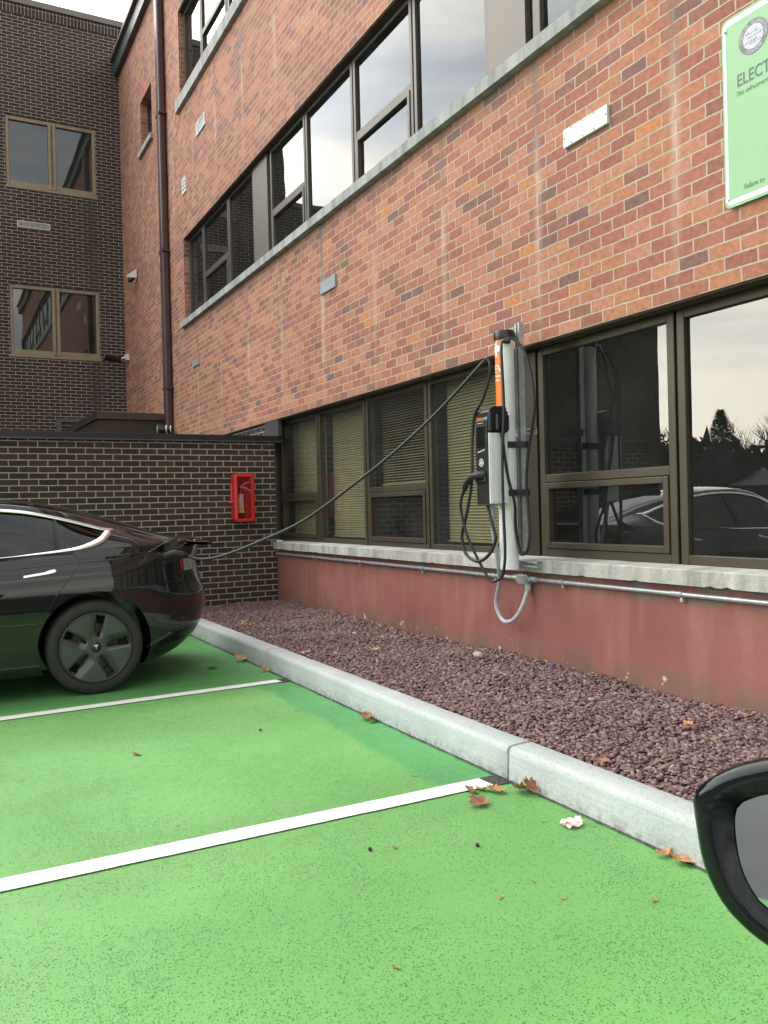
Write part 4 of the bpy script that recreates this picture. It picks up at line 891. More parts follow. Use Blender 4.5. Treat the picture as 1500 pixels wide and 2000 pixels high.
def lower_body(name, mat, parent, T, arches=(0.0, 2.875), deck=None):
    NQ = 150; qs = [.25*(i/40) for i in range(40)]+[.25+.35*i/50 for i in range(50)]+[.6+.4*(i/60) for i in range(61)]
    vs = []; fs = []; nq = len(qs); grid = []
    for r in range(NR): grid.append([outline(r, q) for q in qs])
    # dense rows by Catmull-Rom across the rows
    G = np.array(grid); dense = []
    for r in range(NR-1):
        p0, p1, p2, p3 = G[max(0, r-1)], G[r], G[r+1], G[min(NR-1, r+2)]
        for k in range(4):
            t_ = k/4; dense.append(.5*((2*p1)+(p2-p0)*t_+(2*p0-5*p1+4*p2-p3)*t_**2+(3*p1-p0-3*p2+p3)*t_**3))
    dense.append(G[-1]); top = G[-1]
    # deck rows inward to the spine
    sp = np.array([(max(-.60, min(3.0, p[0])) if True else 0, 0, 0) for p in top]); 
    for i, p in enumerate(top):
        s_ = p[0]; sc = s_ if -.55 < s_ < 2.9 else (-.55+(s_+.55)*.75 if s_ <= -.55 else 2.9+(s_-2.9)*.8)
        sp[i] = (sc, 0, (deck if deck else 1)*HC(sc))
    for k in range(1, 9):
        t_ = k/8; row = top*(1-t_)+sp*t_; bulge = .022*math.sin(math.pi*min(1, t_*1.0))
        row = row.copy(); row[:, 2] = top[:, 2]+(sp[:, 2]-top[:, 2])*math.sin(t_*math.pi/2)+(.012 if k < 8 else 0)*math.sin(math.pi*t_); dense.append(row)
    nr = len(dense)
    for side in (1, -1):
        base = len(vs)
        for row in dense:
            for p in row: vs.append(T(p[0], p[1]*side, p[2]))
        for r in range(nr-1):
            for q in range(nq-1):
                a = base+r*nq+q; f = (a, a+1, a+nq+1, a+nq); fs.append(f if side < 0 else f[::-1])
        fs_b = [base+q for q in range(nq)]
        # belly
        vb = len(vs)
        for q in range(nq): p = dense[0][q]; vs.append(T(p[0], 0, p[2]))
        for q in range(nq-1): f = (base+q, vb+q, vb+q+1, base+q+1); fs.append(f if side < 0 else f[::-1])
    me = bpy.data.meshes.new(name); me.from_pydata([tuple(v) for v in vs], [], fs)
    bm = bmesh.new(); bm.from_mesh(me); bmesh.ops.remove_doubles(bm, verts=bm.verts, dist=.0006)
    bmesh.ops.dissolve_degenerate(bm, dist=.0002, edges=bm.edges)
    bmesh.ops.holes_fill(bm, edges=[e_ for e_ in bm.edges if e_.is_boundary], sides=0)
    bmesh.ops.recalc_face_normals(bm, faces=bm.faces); bm.to_mesh(me); bm.free()
    return me
def booled(me, cutters, op='DIFFERENCE', solver='EXACT'):
    o = bpy.data.objects.new('tmp', me); COL.objects.link(o); cs = []
    for c in cutters:
        c_ = bpy.data.objects.new('cut', c); COL.objects.link(c_); cs.append(c_); md = o.modifiers.new('b', 'BOOLEAN'); md.operation = op; md.object = c_; md.solver = solver
    dg = bpy.context.evaluated_depsgraph_get(); r = bpy.data.meshes.new_from_object(o.evaluated_get(dg))
    for x_ in cs+[o]: bpy.data.objects.remove(x_)
    return r
def clean(mb, name='c'):
    me = mb.mesh(name); bm = bmesh.new(); bm.from_mesh(me); bmesh.ops.remove_doubles(bm, verts=bm.verts, dist=1e-5); bmesh.ops.recalc_face_normals(bm, faces=bm.faces); bm.to_mesh(me); bm.free(); return me
def smooth_mesh(me, ang=40):
    for p in me.polygons: p.use_smooth = True
    bm = bmesh.new(); bm.from_mesh(me)
    for ed in bm.edges:
        if len(ed.link_faces) == 2 and ed.calc_face_angle(0) > math.radians(ang): ed.smooth = False
    bm.to_mesh(me); bm.free(); return me
t = NT('black_car_paint'); t.set('Base Color', (.006, .006, .0075)); t.set('Roughness', .3); t.set('Coat Weight', 1.0); t.set('Coat Roughness', .015); t.set('Specular IOR Level', .12); t.set('Coat IOR', 1.5); M['paint'] = t.mat
M['tyre'] = plain('tyre_rubber', (.022, .021, .020), .75, 0, .25, 30, .001, 60)
M['aero'] = plain('gunmetal_wheel_cover', (.075, .080, .083), .28, .4, .06, 8)
M['rim'] = plain('dark_alloy', (.05, .05, .05), .4, .7, .1)
M['red_lens'] = plain('red_lamp_lens', (.22, .012, .012), .12, 0, .1, 40)
M['clear_lens'] = plain('clear_lamp_lens', (.30, .28, .28), .12, .3, .2, 40)
M['bump'] = plain('dark_bumper_plastic', (.010, .012, .012), .8, 0, .1, spec=.1)
CX, CY = -7.09, -2.657
def T(s, w_, h): return (CX+w_, CY-s, h)
CAR = empty('black_car', (CX, CY-.9, 0), 'black sedan backed up to the kerb plugged in charging', 'car')
me = lower_body('body', None, None, T)
cut = []
for sa in (0.0, 2.875):
    for sg_ in (1, -1):
        c = MB(); vs = []; fs = []; n = 56
        for k in range(n):
            a = 2*math.pi*k/n; vs += [T(sa+.378*math.cos(a), sg_*.60, .345+.378*math.sin(a)), T(sa+.392*math.cos(a), sg_*1.05, .345+.392*math.sin(a))]
        for k in range(n): j = (k+1) % n; fs.append((2*k, 2*j, 2*j+1, 2*k+1))
        fs.append(tuple(2*k for k in range(n))); fs.append(tuple(2*k+1 for k in range(n))[::-1]); c.add(vs, fs); cut.append(clean(c))
me = booled(me, cut); me.materials.clear(); link('body', smooth_mesh(me, 30), M['paint'], CAR)
# greenhouse
S0, S1 = -.92, 2.62
HRC = sm([(-.92, 1.052), (-.80, 1.056), (-.73, 1.066), (-.54, 1.132), (-.29, 1.222), (.02, 1.318), (.28, 1.374), (.54, 1.403), (.9, 1.430), (1.3, 1.443), (1.6, 1.425), (1.9, 1.36), (2.3, 1.17), (2.62, .97)])
HRL = sm([(-.92, 1.04), (-.6, 1.070), (-.4, 1.115), (-.17, 1.180), (0, 1.232), (.2, 1.286), (.4, 1.327), (.6, 1.348), (1.0, 1.375), (1.4, 1.375), (1.7, 1.325), (2.1, 1.16), (2.62, .955)])
WRL = sm([(-.92, .66), (-.5, .64), (0, .615), (.6, .605), (1.4, .605), (2.0, .65), (2.62, .76)])
HBT = sm([(-.92, 1.032), (-.6, 1.04), (-.2, 1.035), (.14, 1.025), (.6, .982), (1.8, .955), (2.62, .93)])
WBT = sm([(-.92, .78), (-.5, .80), (0, .805), (2.0, .82), (2.62, .82)])
def section(s, off=0.0):
    hb, wb, hr, wr, hc = HBT(s), WBT(s), HRL(s), WRL(s), HRC(s); hs = HS(s)
    wbase = min(.875, body_w(s, hs)-.01) if s < 2.25 else .86
    wb = min(wb, wbase-.05)
    P = [(wbase, hs-.03), (wb+.012, max(hs, hb-.012)), (wb, hb+.006), ((wb+wr)/2+.018, (hb+hr)/2+.004), (wr+.006, hr-.006), (wr*.90, hr+(hc-hr)*.42), (wr*.62, hr+(hc-hr)*.80), (wr*.3, hr+(hc-hr)*.965), (0, hc)]
    out_ = []
    Q = [P[0]]+P+[(-P[-2][0], P[-2][1])]
    for i in range(1, len(Q)-2):
        a, b, c, d = [np.array(q) for q in Q[i-1:i+3]]
        for k in range(5):
            t_ = k/5; out_.append(.5*((2*b)+(c-a)*t_+(2*a-5*b+4*c-d)*t_**2+(3*b-a-3*c+d)*t_**3))
    out_.append(np.array(P[-1])); 
    return out_
NS = 110; ss = [S0+(S1-S0)*i/(NS-1) for i in range(NS)]
secs = np.array([section(s) for s in ss])    # NS x K x 2
K = secs.shape[1]
def side_w(s, h):
    f = (s-S0)/(S1-S0)*(NS-1); i = max(0, min(NS-2, int(f))); a = f-i; sec = secs[i]*(1-a)+secs[i+1]*a
    hh = sec[:, 1]; ww = sec[:, 0]; idx = np.argsort(hh[:32]); return float(np.interp(h, hh[:32][idx], ww[:32][idx]))
def shell(th_in, th_out, s_lo=S0, s_hi=S1):
    """closed thin solid following the greenhouse surface"""
    i0 = [i for i, s in enumerate(ss) if s_lo <= s <= s_hi]; vs = []; fs = []
    full = []
    for i in i0:
        sec = secs[i]; f_ = [(p[0], p[1]) for p in sec]; f_ = f_+[(-p[0], p[1]) for p in sec[:-1][::-1]]; full.append(f_)
    full = np.array(full); n1, n2 = full.shape[:2]
    tan2 = np.gradient(full, axis=1); nrm = np.stack([tan2[..., 1], -tan2[..., 0]], -1); L_ = np.linalg.norm(nrm, axis=-1, keepdims=True); nrm = nrm/np.maximum(L_, 1e-6)
    # outward = pointing away from (0, .6)
    sgn = np.sign((nrm*(full-np.array([0, .7]))).sum(-1, keepdims=True)); nrm *= sgn
    O_ = full+nrm*th_out; I_ = full-nrm*th_in
    for A_ in (O_, I_):
        for a in range(n1):
            for b in range(n2): vs.append(T(ss[i0[a]], A_[a, b, 0], A_[a, b, 1]))
    o2 = n1*n2
    for a in range(n1-1):
        for b in range(n2-1):
            q = a*n2+b; fs.append((q, q+1, q+n2+1, q+n2)); fs.append((o2+q, o2+q+n2, o2+q+n2+1, o2+q+1))
    for a in range(n1-1):
        for b in (0, n2-1): q = a*n2+b; fs.append((q, q+n2, o2+q+n2, o2+q))
    for b in range(n2-1):
        for a in (0, n1-1): q = a*n2+b; fs.append((q, q+1, o2+q+1, o2+q))
    m_ = bpy.data.meshes.new('shell'); m_.from_pydata(vs, [], fs); bm = bmesh.new(); bm.from_mesh(m_); bmesh.ops.recalc_face_normals(bm, faces=bm.faces); bm.to_mesh(m_); bm.free(); return m_
def catmull2(P, n=6): return [(v[0], v[1]) for v in spline([(a, b, 0) for a, b in P], n)]
# side glass outline, (s, h)
low = catmull2([(-.112, 1.150), (-.095, 1.128), (-.05, 1.094), (.03, 1.064), (.137, 1.040), (.41, 1.013), (.6, .997), (1.2, .972), (2.0, .958), (2.30, .955)], 5)
upp = catmull2([(2.30, .985), (2.05, 1.135), (1.75, 1.265), (1.4, 1.325), (1.0, 1.335), (.58, 1.305), (.40, 1.283), (.20, 1.240), (.02, 1.190), (-.112, 1.150)], 5)
wpoly = low+upp[1:-1]
def prism_cut(poly, w0, w1):
    c = MB(); c.prism(poly, lambda s, h: T(s, w0, h), lambda s, h: T(s, w1, h)); return clean(c)
sh_ = shell(.022, 0.0)
sh_ = booled(sh_, [prism_cut(wpoly, .4, 1.2), prism_cut(wpoly, -1.2, -.4)]); sh_.materials.clear(); GH = link('roof', smooth_mesh(sh_, 25), M['paint'], CAR)
for w0, w1 in ((.4, 1.2), (-1.2, -.4)):
    gsh = booled(shell(.012, -.008, -.25, 2.4), [prism_cut(wpoly, w0, w1)], 'INTERSECT'); gsh.materials.clear(); link('side_window', smooth_mesh(gsh, 25), M['carglass'], CAR)
# roof glass and windscreens laid flush on the shell
def patch(name, mat, f_s, f_w, lift, parent=CAR, ns=40, nw=24):
    vs = []; fs = []
    for i in range(ns+1):
        for j in range(nw+1):
            s, v = f_s(i/ns, j/nw), f_w(i/ns, j/nw); f = (s-S0)/(S1-S0)*(NS-1); k = max(0, min(NS-2, int(f))); a = f-k; sec = secs[k]*(1-a)+secs[k+1]*a
            w_ = abs(v); srt = np.argsort(sec[18:, 0]); h = float(np.interp(w_, sec[18:, 0][srt], sec[18:, 1][srt])); vs.append(T(s, v, h+lift))
    for i in range(ns):
        for j in range(nw): q = i*(nw+1)+j; fs.append((q, q+1, q+nw+2, q+nw+1))
    m_ = bpy.data.meshes.new(name); m_.from_pydata(vs, [], fs); o_ = link(name, m_, mat, parent)
    for p in m_.polygons: p.use_smooth = True
    return o_
t = NT('dark_roof_glass'); t.set('Base Color', (.008, .009, .011)); t.set('Roughness', .02); t.set('Coat Weight', .5); M['roofglass'] = t.mat
patch('rear_window', M['roofglass'], lambda a, b: -.66+a*1.5, lambda a, b: (b*2-1)*.55*(1 if a > .1 else .9+a), .0035)
patch('windscreen', M['roofglass'], lambda a, b: 1.45+a*1.1, lambda a, b: (b*2-1)*.56, .0035)
# chrome surround of the side glass
def trim(pts, wid, name, side=1, thick=.006, mat=None, wfun=side_w, parent=CAR, lift=.002):
    mb = MB(); vs = []; fs = []; n = len(pts)
    for i, p in enumerate(pts):
        a = np.array(pts[max(0, i-1)]); b = np.array(pts[min(n-1, i+1)]); d = b-a; d = d/np.linalg.norm(d); nn = np.array([-d[1], d[0]]); wd = wid[i] if isinstance(wid, list) else wid
        for k_ in (-.5, .5):
            q = np.array(p)+nn*wd*k_; w_ = wfun(q[0], q[1]); vs += [T(q[0], side*(w_-.004), q[1]), T(q[0], side*(w_+lift+thick*.6), q[1])]
        q = np.array(p); vs.append(T(q[0], side*(wfun(q[0], q[1])+lift+thick), q[1]))
    for i in range(n-1):
        a, b = i*5, (i+1)*5
        fs += [(a, b, b+1, a+1), (a+1, b+1, b+4, a+4), (a+4, b+4, b+3, a+3), (a+3, b+3, b+2, a+2)]
    mb.add(vs, fs); return mb.build(name, mat or M['chrome'], parent, smooth=True)
for side in (1, -1):
    lowt = catmull2([(-.155, 1.160), (-.13, 1.135), (-.075, 1.088), (.02, 1.052), (.137, 1.029), (.41, 1.001), (.6, .985), (1.2, .960), (2.0, .946), (2.30, .943)], 6)
    nL = len(lowt); wl = [.045 if i < 12 else .045-.027*min(1, (i-12)/14) for i in range(nL)]; wl[:6] = [.012, .018, .025, .033, .038, .042]
    uppt = catmull2([(2.32, .985), (2.06, 1.150), (1.75, 1.282), (1.4, 1.342), (1.0, 1.350), (.58, 1.318), (.40, 1.297), (.20, 1.253), (.02, 1.203), (-.10, 1.168), (-.185, 1.160)], 6); nU = len(uppt)
    trim(lowt, wl, 'window_trim', side); trim(uppt, [.022]*(nU-6)+[.022, .021, .02, .018, .014, .008], 'window_trim', side)
    # door posts seen behind the glass
    for s_, l_ in ((.235, .02), (1.18, .09)):
        pb = MB(); pts = [(s_-l_*.5*k, HBT(s_)+.01+(1.31-HBT(s_) if s_ > 1 else 1.245-HBT(s_))*k) for k in (0, .25, .5, .75, 1)]
        for (a, b) in zip(pts[:-1], pts[1:]):
            wa, wb = side_w(*a)+.0005, side_w(*b)+.0005; hw = .011 if s_ < 1 else .03
            pb.add([T(a[0]-hw, side*wa, a[1]), T(a[0]+hw, side*wa, a[1]), T(b[0]+hw, side*wb, b[1]), T(b[0]-hw, side*wb, b[1])], [(0, 1, 2, 3)])
        pb.build('window_divider', M['black_mt'], CAR, recalc=False)
# interior: seats, parcel shelf
seat = MB()
for s_, n_ in ((.62, 3), (1.75, 2)):
    for k in range(n_):
        w_ = (-.42+.42*k) if n_ == 3 else (-.38+.76*k); hw = .19 if n_ == 3 else .25
        b0 = [T(s_-.18, w_-hw, 1.02), T(s_-.18, w_+hw, 1.02), T(s_-.05, w_+hw, .6), T(s_-.05, w_-hw, .6), T(s_-.06, w_-hw*.9, 1.02), T(s_-.06, w_+hw*.9, 1.02), T(s_+.1, w_+hw, .6), T(s_+.1, w_-hw, .6)]
        seat.add(b0, [(0, 1, 2, 3), (4, 7, 6, 5), (0, 4, 5, 1), (1, 5, 6, 2), (2, 6, 7, 3), (3, 7, 4, 0)])
        seat.box(CX+w_-.11, CX+w_+.11, CY-s_+.10, CY-s_+.19, 1.03, 1.17)
seat.build('seat', plain('black_seat', (.02, .02, .021), .6), CAR, bevel=.03, smooth=True)
pz = MB(); pz.quad(T(-.55, -.7, 1.03), T(.42, -.7, 1.01), T(.42, .7, 1.01), T(-.55, .7, 1.03)); pz.build('parcel_shelf', M['black_mt'], CAR)
# door panel skin with its shut line
dpoly = catmull2([(.150, 1.02), (.11, .975), (.098, .945), (.125, .88), (.198, .796), (.342, .588), (.484, .400), (.60, .312), (.75, .262)], 4)
dp2 = dpoly+[(1.28, .25), (1.30, .6), (1.27, .955)]
def seam(pts, side, name='door_seam', r=.0028, lift=.0002):
    mb = MB(); mb.tube([T(a, side*(body_w(a, b)+lift), b) for a, b in pts], r, 6); return mb.build(name, M['black_mt'], None if side is None else CAR, smooth=True)
def skin(poly, side, name, mat, lift=.0022, th=.004, parent=CAR, step=.03):
    """thin panel following the body side inside a polygon (s, h)"""
    s_lo, s_hi = min(p[0] for p in poly)-.02, max(p[0] for p in poly)+.02; h_lo, h_hi = min(p[1] for p in poly)-.01, max(p[1] for p in poly)+.01
    ns, nh = int((s_hi-s_lo)/step)+2, int((h_hi-h_lo)/step)+2; vs = []; fs = []
    for L_ in (lift, lift-th):
        for i in range(ns+1):
            for j in range(nh+1):
                s, h = s_lo+(s_hi-s_lo)*i/ns, h_lo+(h_hi-h_lo)*j/nh; vs.append(T(s, side*(body_w(s, h)+L_), h))
    o2 = (ns+1)*(nh+1)
    for i in range(ns):
        for j in range(nh): q = i*(nh+1)+j; fs += [(q, q+1, q+nh+2, q+nh+1), (o2+q, o2+q+nh+1, o2+q+nh+2, o2+q+1)]
    for i in range(ns):
        for j in (0, nh): q = i*(nh+1)+j; fs.append((q, q+nh+1, o2+q+nh+1, o2+q))
    for j in range(nh):
        for i in (0, ns): q = i*(nh+1)+j; fs.append((q, q+1, o2+q+1, o2+q))
    c = MB(); c.add(vs, fs); m_ = clean(c); a, b = (.3, 1.3) if side > 0 else (-1.3, -.3)
    m_ = booled(m_, [prism_cut(poly, a, b)], 'INTERSECT'); m_.materials.clear(); return link(name, smooth_mesh(m_, 30), mat, parent)
for side in (1, -1):
    dr = skin(dp2, side, 'door', M['paint']); seam(dp2[:-1], side)
    dr2p = [(1.31, .25), (1.33, .6), (1.30, .955), (2.18, .925), (2.24, .75), (2.22, .32)]; dr2 = skin(dr2p, side, 'door', M['paint']); seam(dr2p+[dr2p[0]], side)
    hp = [(.462, .853), (.462, .868), (.33, .885), (.29, .898), (.262, .902), (.250, .893), (.262, .880), (.30, .872)]
    h_ = skin(hp, side, 'handle', M['chrome'], .006, .008, dr, .01)
    hp2 = [(a+1.12, b-.012) for a, b in hp]; skin(hp2, side, 'handle', M['chrome'], .006, .008, dr2, .01)
    # lower side skirt and bumper line
    seam([(-.36, .30), (-.45, .36), (-.62, .41), (-.74, .43)], side, 'bumper_line', .0035)
    seam(catmull2([(-.25, .70), (-.40, .745), (-.56, .76), (-.70, .745), (-.78, .70)], 4), side, 'bumper_line', .0022)
sk = MB()
# shoulder crease: a soft rounded ridge
for side in (1, -1):
    pts = [(2.1, .862), (1.5, .875), (.9, .893), (.45, .918), (.2, .934), (-.1, .945), (-.35, .948)]
    mb = MB(); mb.tube([T(a, side*(body_w(a, b)-.0035), b) for a, b in catmull2(pts, 6)], .0075, 10); mb.build('shoulder_crease', M['paint'], CAR, smooth=True)
# lamps
def lamp_patch(poly, side, name, mat, lift=.004): return skin(poly, side, name, mat, lift, .01, CAR, .02)
for side in (1, -1):
    lamp_patch([(-.640, .838), (-.640, .918), (-.665, .925), (-.672, .835)], side, 'tail_light', M['red_lens'])
    lamp_patch([(-.674, .835), (-.667, .925), (-.745, .925), (-.752, .84)], side, 'tail_light', M['clear_lens'])
rear = MB(); rear.box(CX-.45, CX+.45, CY+.875, CY+.892, .86, .92); rear.build('tail_light_bar', M['red_lens'], CAR, bevel=.006)
sp2 = MB(); spl = [T(-.80-.09*math.cos(a)**.7, .60*math.sin(a), 1.050+.012*math.cos(a)) for a in [math.pi*(k/24)-math.pi/2 for k in range(25)] if math.cos(a) >= 0]
sp2.tube(spl, .012, 8); sp2.build('boot_lip', M['paint'], CAR, smooth=True)
dfz = MB(); 
text('badge', 'D', .045, M['chrome'], CAR, T(-.825, .655, .775), (-.75, .66, 0), (0, 0, 1), .001, xs=.7)
dif = MB(); dif.box(CX-.40, CX+.40, CY+.40, CY+.66, .19, .28); dif.build('diffuser', M['black_mt'], CAR, bevel=.03)
for side in (1, -1): skin([(-.40, .19), (-.41, .285), (-.47, .33), (-.60, .385), (-.72, .405), (-.86, .40), (-.82, .33), (-.72, .25), (-.62, .20), (-.50, .185)], side, 'lower_bumper', M['bump'], .003)
for side in (1,):   # charge port, its open flap and the plug
    fl = [(-.385, .985), (-.47, 1.036), (-.60, 1.094), (-.612, 1.06), (-.60, .992)]
    mb = MB(); mb.prism(fl, lambda s, h: T(s, body_w(s, .97)+.004+(h-.985)*.55, h), lambda s, h: T(s, body_w(s, .97)-.006+(h-.985)*.55, h)); mb.build('charge_flap', M['paint'], CAR, bevel=.002)
    skin([(-.41, .975), (-.60, .985), (-.62, .93), (-.60, .905), (-.52, .90)], 1, 'charge_port', M['black_mt'], .002)
    skin([(-.45, .975), (-.535, .975), (-.50, .955)], 1, 'port_gasket', M['fascia'], .003)
connector(CA, [T(-.505, .855, .955), T(-.54, .885, .968), T(-.575, .905, .975), T(-.615, .918, .968), T(-.655, .92, .955)], [.028, .028, .025, .022, .018])
# wheels
def wheel(s, side):
    ax = Vector((side, 0, 0)); o0 = Vector(T(s, side*.905, .334))
    wv = prop(bpy.data.objects.new('wheel', None)); wv['dummy'] = 0; del wv['dummy']; bpy.data.objects.remove(wv)
    tb = MB(); R_ = .334
    tb.lathe(o0, ax, [(.245, -.215), (.30, -.225), (.322, -.215), (R_, -.19), (R_+.001, -.12), (R_, -.05), (.326, -.022), (.318, -.012), (.290, -.002), (.262, -.006), (.250, -.012), (.243, -.02), (.240, -.06)], 72)
    tv = tb.build('wheel', M['tyre'], CAR, smooth=True)
    # tread blocks
    r = MB(); r.lathe(o0, ax, [(.240, -.02), (.247, -.004), (.245, .002), (.240, .002), (.237, -.004)], 72); r.build('rim_edge', M['aero'], tv, smooth=True)
    r = MB(); r.lathe(o0, ax, [(.24, -.01), (.225, -.09), (.06, -.10), (.0, -.10)], 48); r.build('rim', M['rim'], tv, smooth=True)
    c = MB(); vs = []; fs = []; NT_, NR_ = 180, 16; a1 = ax.orthogonal().normalized(); 
    ey_ = Vector((0, 1 if side > 0 else -1, 0)); ez_ = Vector((0, 0, 1)); slots = [80, 8, -64, -136, 152]
    keep = {}
    for i in range(NT_):
        th = 360*i/NT_; d = min(((th-q+180) % 360-180 for q in slots), key=abs)
        for j in range(NR_+1):
            r_ = .036+(.237-.036)*j/NR_; z = .004-.016*(1-r_/.237)**2
            k = max(0, min(1, (r_-.06)/.06))
            dist = d*math.pi/180*r_          # metres off the slot line
            z -= k*.034*max(0, 1-abs(dist-.014)/.058)**1.1 if dist > -.04 else 0
            z -= k*.018*max(0, 1-abs(dist+.004)/.03)
            keep[(i, j)] = (abs(dist+.002) > .010+.014*(r_-.08)/.13) or r_ < .085 or r_ > .212
            p = o0+ax*z+(ey_*math.cos(math.radians(th))+ez_*math.sin(math.radians(th)))*r_; vs.append(p)
    for i in range(NT_):
        for j in range(NR_):
            i2 = (i+1) % NT_
            if keep[(i, j)] and keep[(i2, j)] or not (keep[(i, j)] or keep[(i2, j+1)]) is False: pass
            if all(keep[q] for q in ((i, j), (i2, j), (i2, j+1), (i, j+1))): fs.append((i*(NR_+1)+j, i2*(NR_+1)+j, i2*(NR_+1)+j+1, i*(NR_+1)+j+1))
    c.add(vs, fs); autosmooth(c.build('wheel_cover', M['aero'], tv), 30)
    h = MB(); h.lathe(o0, ax, [(.038, -.02), (.038, -.008), (.034, -.004), (0, -.002)], 28); hb = h.build('hub_cap', M['black_pl'], tv, smooth=True)
    # white emblem on the hub
    e_ = MB(); P_ = [(-.017, .016), (0, .020), (.017, .016), (.015, .011), (.005, .0125), (.002, .0), (0, -.018), (-.002, 0), (-.005, .0125), (-.015, .011)]
    e_.add([o0+ax*(.0005)+ey_*a+ez_*b for a, b in P_], [(0, 1, 8, 9), (1, 2, 3, 4), (1, 4, 8), (8, 4, 5, 7), (7, 5, 6)]); e_.build('hub_emblem', M['white_dec'], tv, recalc=False)
    b_ = MB(); b_.lathe(o0, ax, [(.165, -.085), (.165, -.075), (.07, -.075)], 40); b_.build('brake_disc', M['rim'], tv)
for s_ in (0.0, 2.875):
    for sd_ in (1, -1): wheel(s_, sd_)

# ------------------------------------------------------------------ photographer's own car: low body, door mirror in the corner
OC = empty('parked_car', (.55, -3.6, 0), 'dark car whose door mirror shows in the lower right corner', 'car')
T_old = T
def T2(s, w_, h): return (.53+w_, -4.93+s, h*.90)
me = lower_body('body', None, None, lambda s, w_, h: T2(s, -w_, h)); cut = []
for sa in (0.0, 2.875):
    for sg_ in (1, -1):
        c = MB(); vs = []; fs = []; n = 40
        for k in range(n):
            a = 2*math.pi*k/n; vs += [T2(sa+.39*math.cos(a), sg_*.60, (.345+.39*math.sin(a))/.9), T2(sa+.40*math.cos(a), sg_*1.05, (.345+.4*math.sin(a))/.9)]
        for k in range(n): j = (k+1) % n; fs.append((2*k, 2*j, 2*j+1, 2*k+1))
        fs.append(tuple(2*k for k in range(n))); fs.append(tuple(2*k+1 for k in range(n))[::-1]); c.add(vs, fs); cut.append(clean(c))
me = booled(me, cut); me.materials.clear(); t = NT('dark_grey_car_paint'); t.set('Base Color', (.02, .026, .028)); t.set('Roughness', .3); t.set('Coat Weight', 1.0)
link('body', smooth_mesh(me, 30), t.mat, OC)
for sa in (0.0, 2.875):
    for sg_ in (1, -1):
        r = MB(); r.lathe(T2(sa, sg_*.90, .334/.9), (sg_, 0, 0), [(.06, -.1), (.24, -.1), (.30, -.2), (.334, -.17), (.334, -.04), (.31, -.005), (.25, -.005), (.24, -.03), (.05, -.02), (0, -.02)], 40); r.build('wheel', M['tyre'], OC, smooth=True)
# mirror
nM = Vector((.30, -.93, .10)).normalized(); e1 = Vector((.952, .307, 0)).normalized(); e1 = (e1-nM*e1.dot(nM)).normalized(); e2 = nM.cross(e1)*(1 if nM.cross(e1).z > 0 else -1); PM = Vector((-.428, -3.012, .987))
hs_o = [(-.1048, .0181), (-.1044, .0244), (-.0941, .0368), (-.0742, .0517), (-.0403, .0668), (.0, .0775), (.05, .083), (.10, .081), (.128, .068), (.135, .03), (.128, -.03), (.11, -.07), (.07, -.094), (.02, -.098), (-.0381, -.086), (-.0676, -.0707), (-.0832, -.0541), (-.0949, -.0314), (-.1021, .0019)]
gl_o = [(-.0682, .0099), (-.0641, .0224), (-.0523, .0306), (-.0399, .0362), (0, .050), (.05, .058), (.095, .056), (.112, .045), (.116, .02), (.11, -.03), (.09, -.058), (.05, -.071), (0, -.069), (-.0385, -.0567), (-.0489, -.0503), (-.0597, -.0346), (-.0656, -.0151)]
def closed_spline(P, n=5):
    k = len(P); out_ = []
    for i in range(k):
        a, b, c, d = [np.array(P[(i+j-1) % k]) for j in range(4)]
        for q in range(n):
            t_ = q/n; out_.append(tuple(.5*((2*b)+(c-a)*t_+(2*a-5*b+4*c-d)*t_**2+(3*b-a-3*c+d)*t_**3)))
    return out_
def resample(P, cx, cz, n=72):
    P = np.array(closed_spline(P, 12)); an = np.arctan2(P[:, 1]-cz, P[:, 0]-cx); rr = np.hypot(P[:, 0]-cx, P[:, 1]-cz); o_ = np.argsort(an); an, rr = an[o_], rr[o_]
    an = np.concatenate([an-2*np.pi, an, an+2*np.pi]); rr = np.concatenate([rr]*3); q = np.linspace(-np.pi, np.pi, n, endpoint=False); r_ = np.interp(q, an, rr); return [(cx+r*math.cos(a), cz+r*math.sin(a)) for a, r in zip(q, r_)]
ccx, ccz = .02, -.005; O_ = resample(hs_o, ccx, ccz); G_ = resample(gl_o, ccx, ccz)
def mp_(p, d, sc_=1.0): return PM+e1*(ccx+(p[0]-ccx)*sc_)+e2*(ccz+(p[1]-ccz)*sc_)+nM*d
mb = MB(); n = len(O_); rings = []
rings.append([mp_(p, -.006) for p in G_])
mid_ = [((a[0]*.80+b[0]*.20), (a[1]*.80+b[1]*.20)) for a, b in zip(O_, G_)]
rings.append([mp_(p, .002) for p in [((a[0]*.12+b[0]*.88), (a[1]*.12+b[1]*.88)) for a, b in zip(O_, G_)]])
rings.append([mp_(p, .006) for p in mid_]); rings.append([mp_(p, .001) for p in [((a[0]*.96+b[0]*.04), (a[1]*.96+b[1]*.04)) for a, b in zip(O_, G_)]]); rings.append([mp_(p, -.010) for p in O_])
for d, s_ in ((-.03, .985), (-.055, .93), (-.078, .80), (-.092, .6), (-.099, .3)): rings.append([mp_(p, d, s_) for p in O_])
vs = [p for r_ in rings for p in r_]; vs.append(mp_((ccx, ccz), -.101)); fs = []
for k in range(len(rings)-1):
    for i in range(n): fs.append((k*n+i, k*n+(i+1) % n, (k+1)*n+(i+1) % n, (k+1)*n+i))
k = len(rings)-1
for i in range(n): fs.append((k*n+i, k*n+(i+1) % n, len(vs)-1))
mb.add(vs, fs); t = NT('mirror_housing_plastic'); t.set('Base Color', (.003, .005, .006)); t.set('Roughness', .14); t.set('Specular IOR Level', .35); MH = mb.build('door_mirror', t.mat, OC, smooth=True)
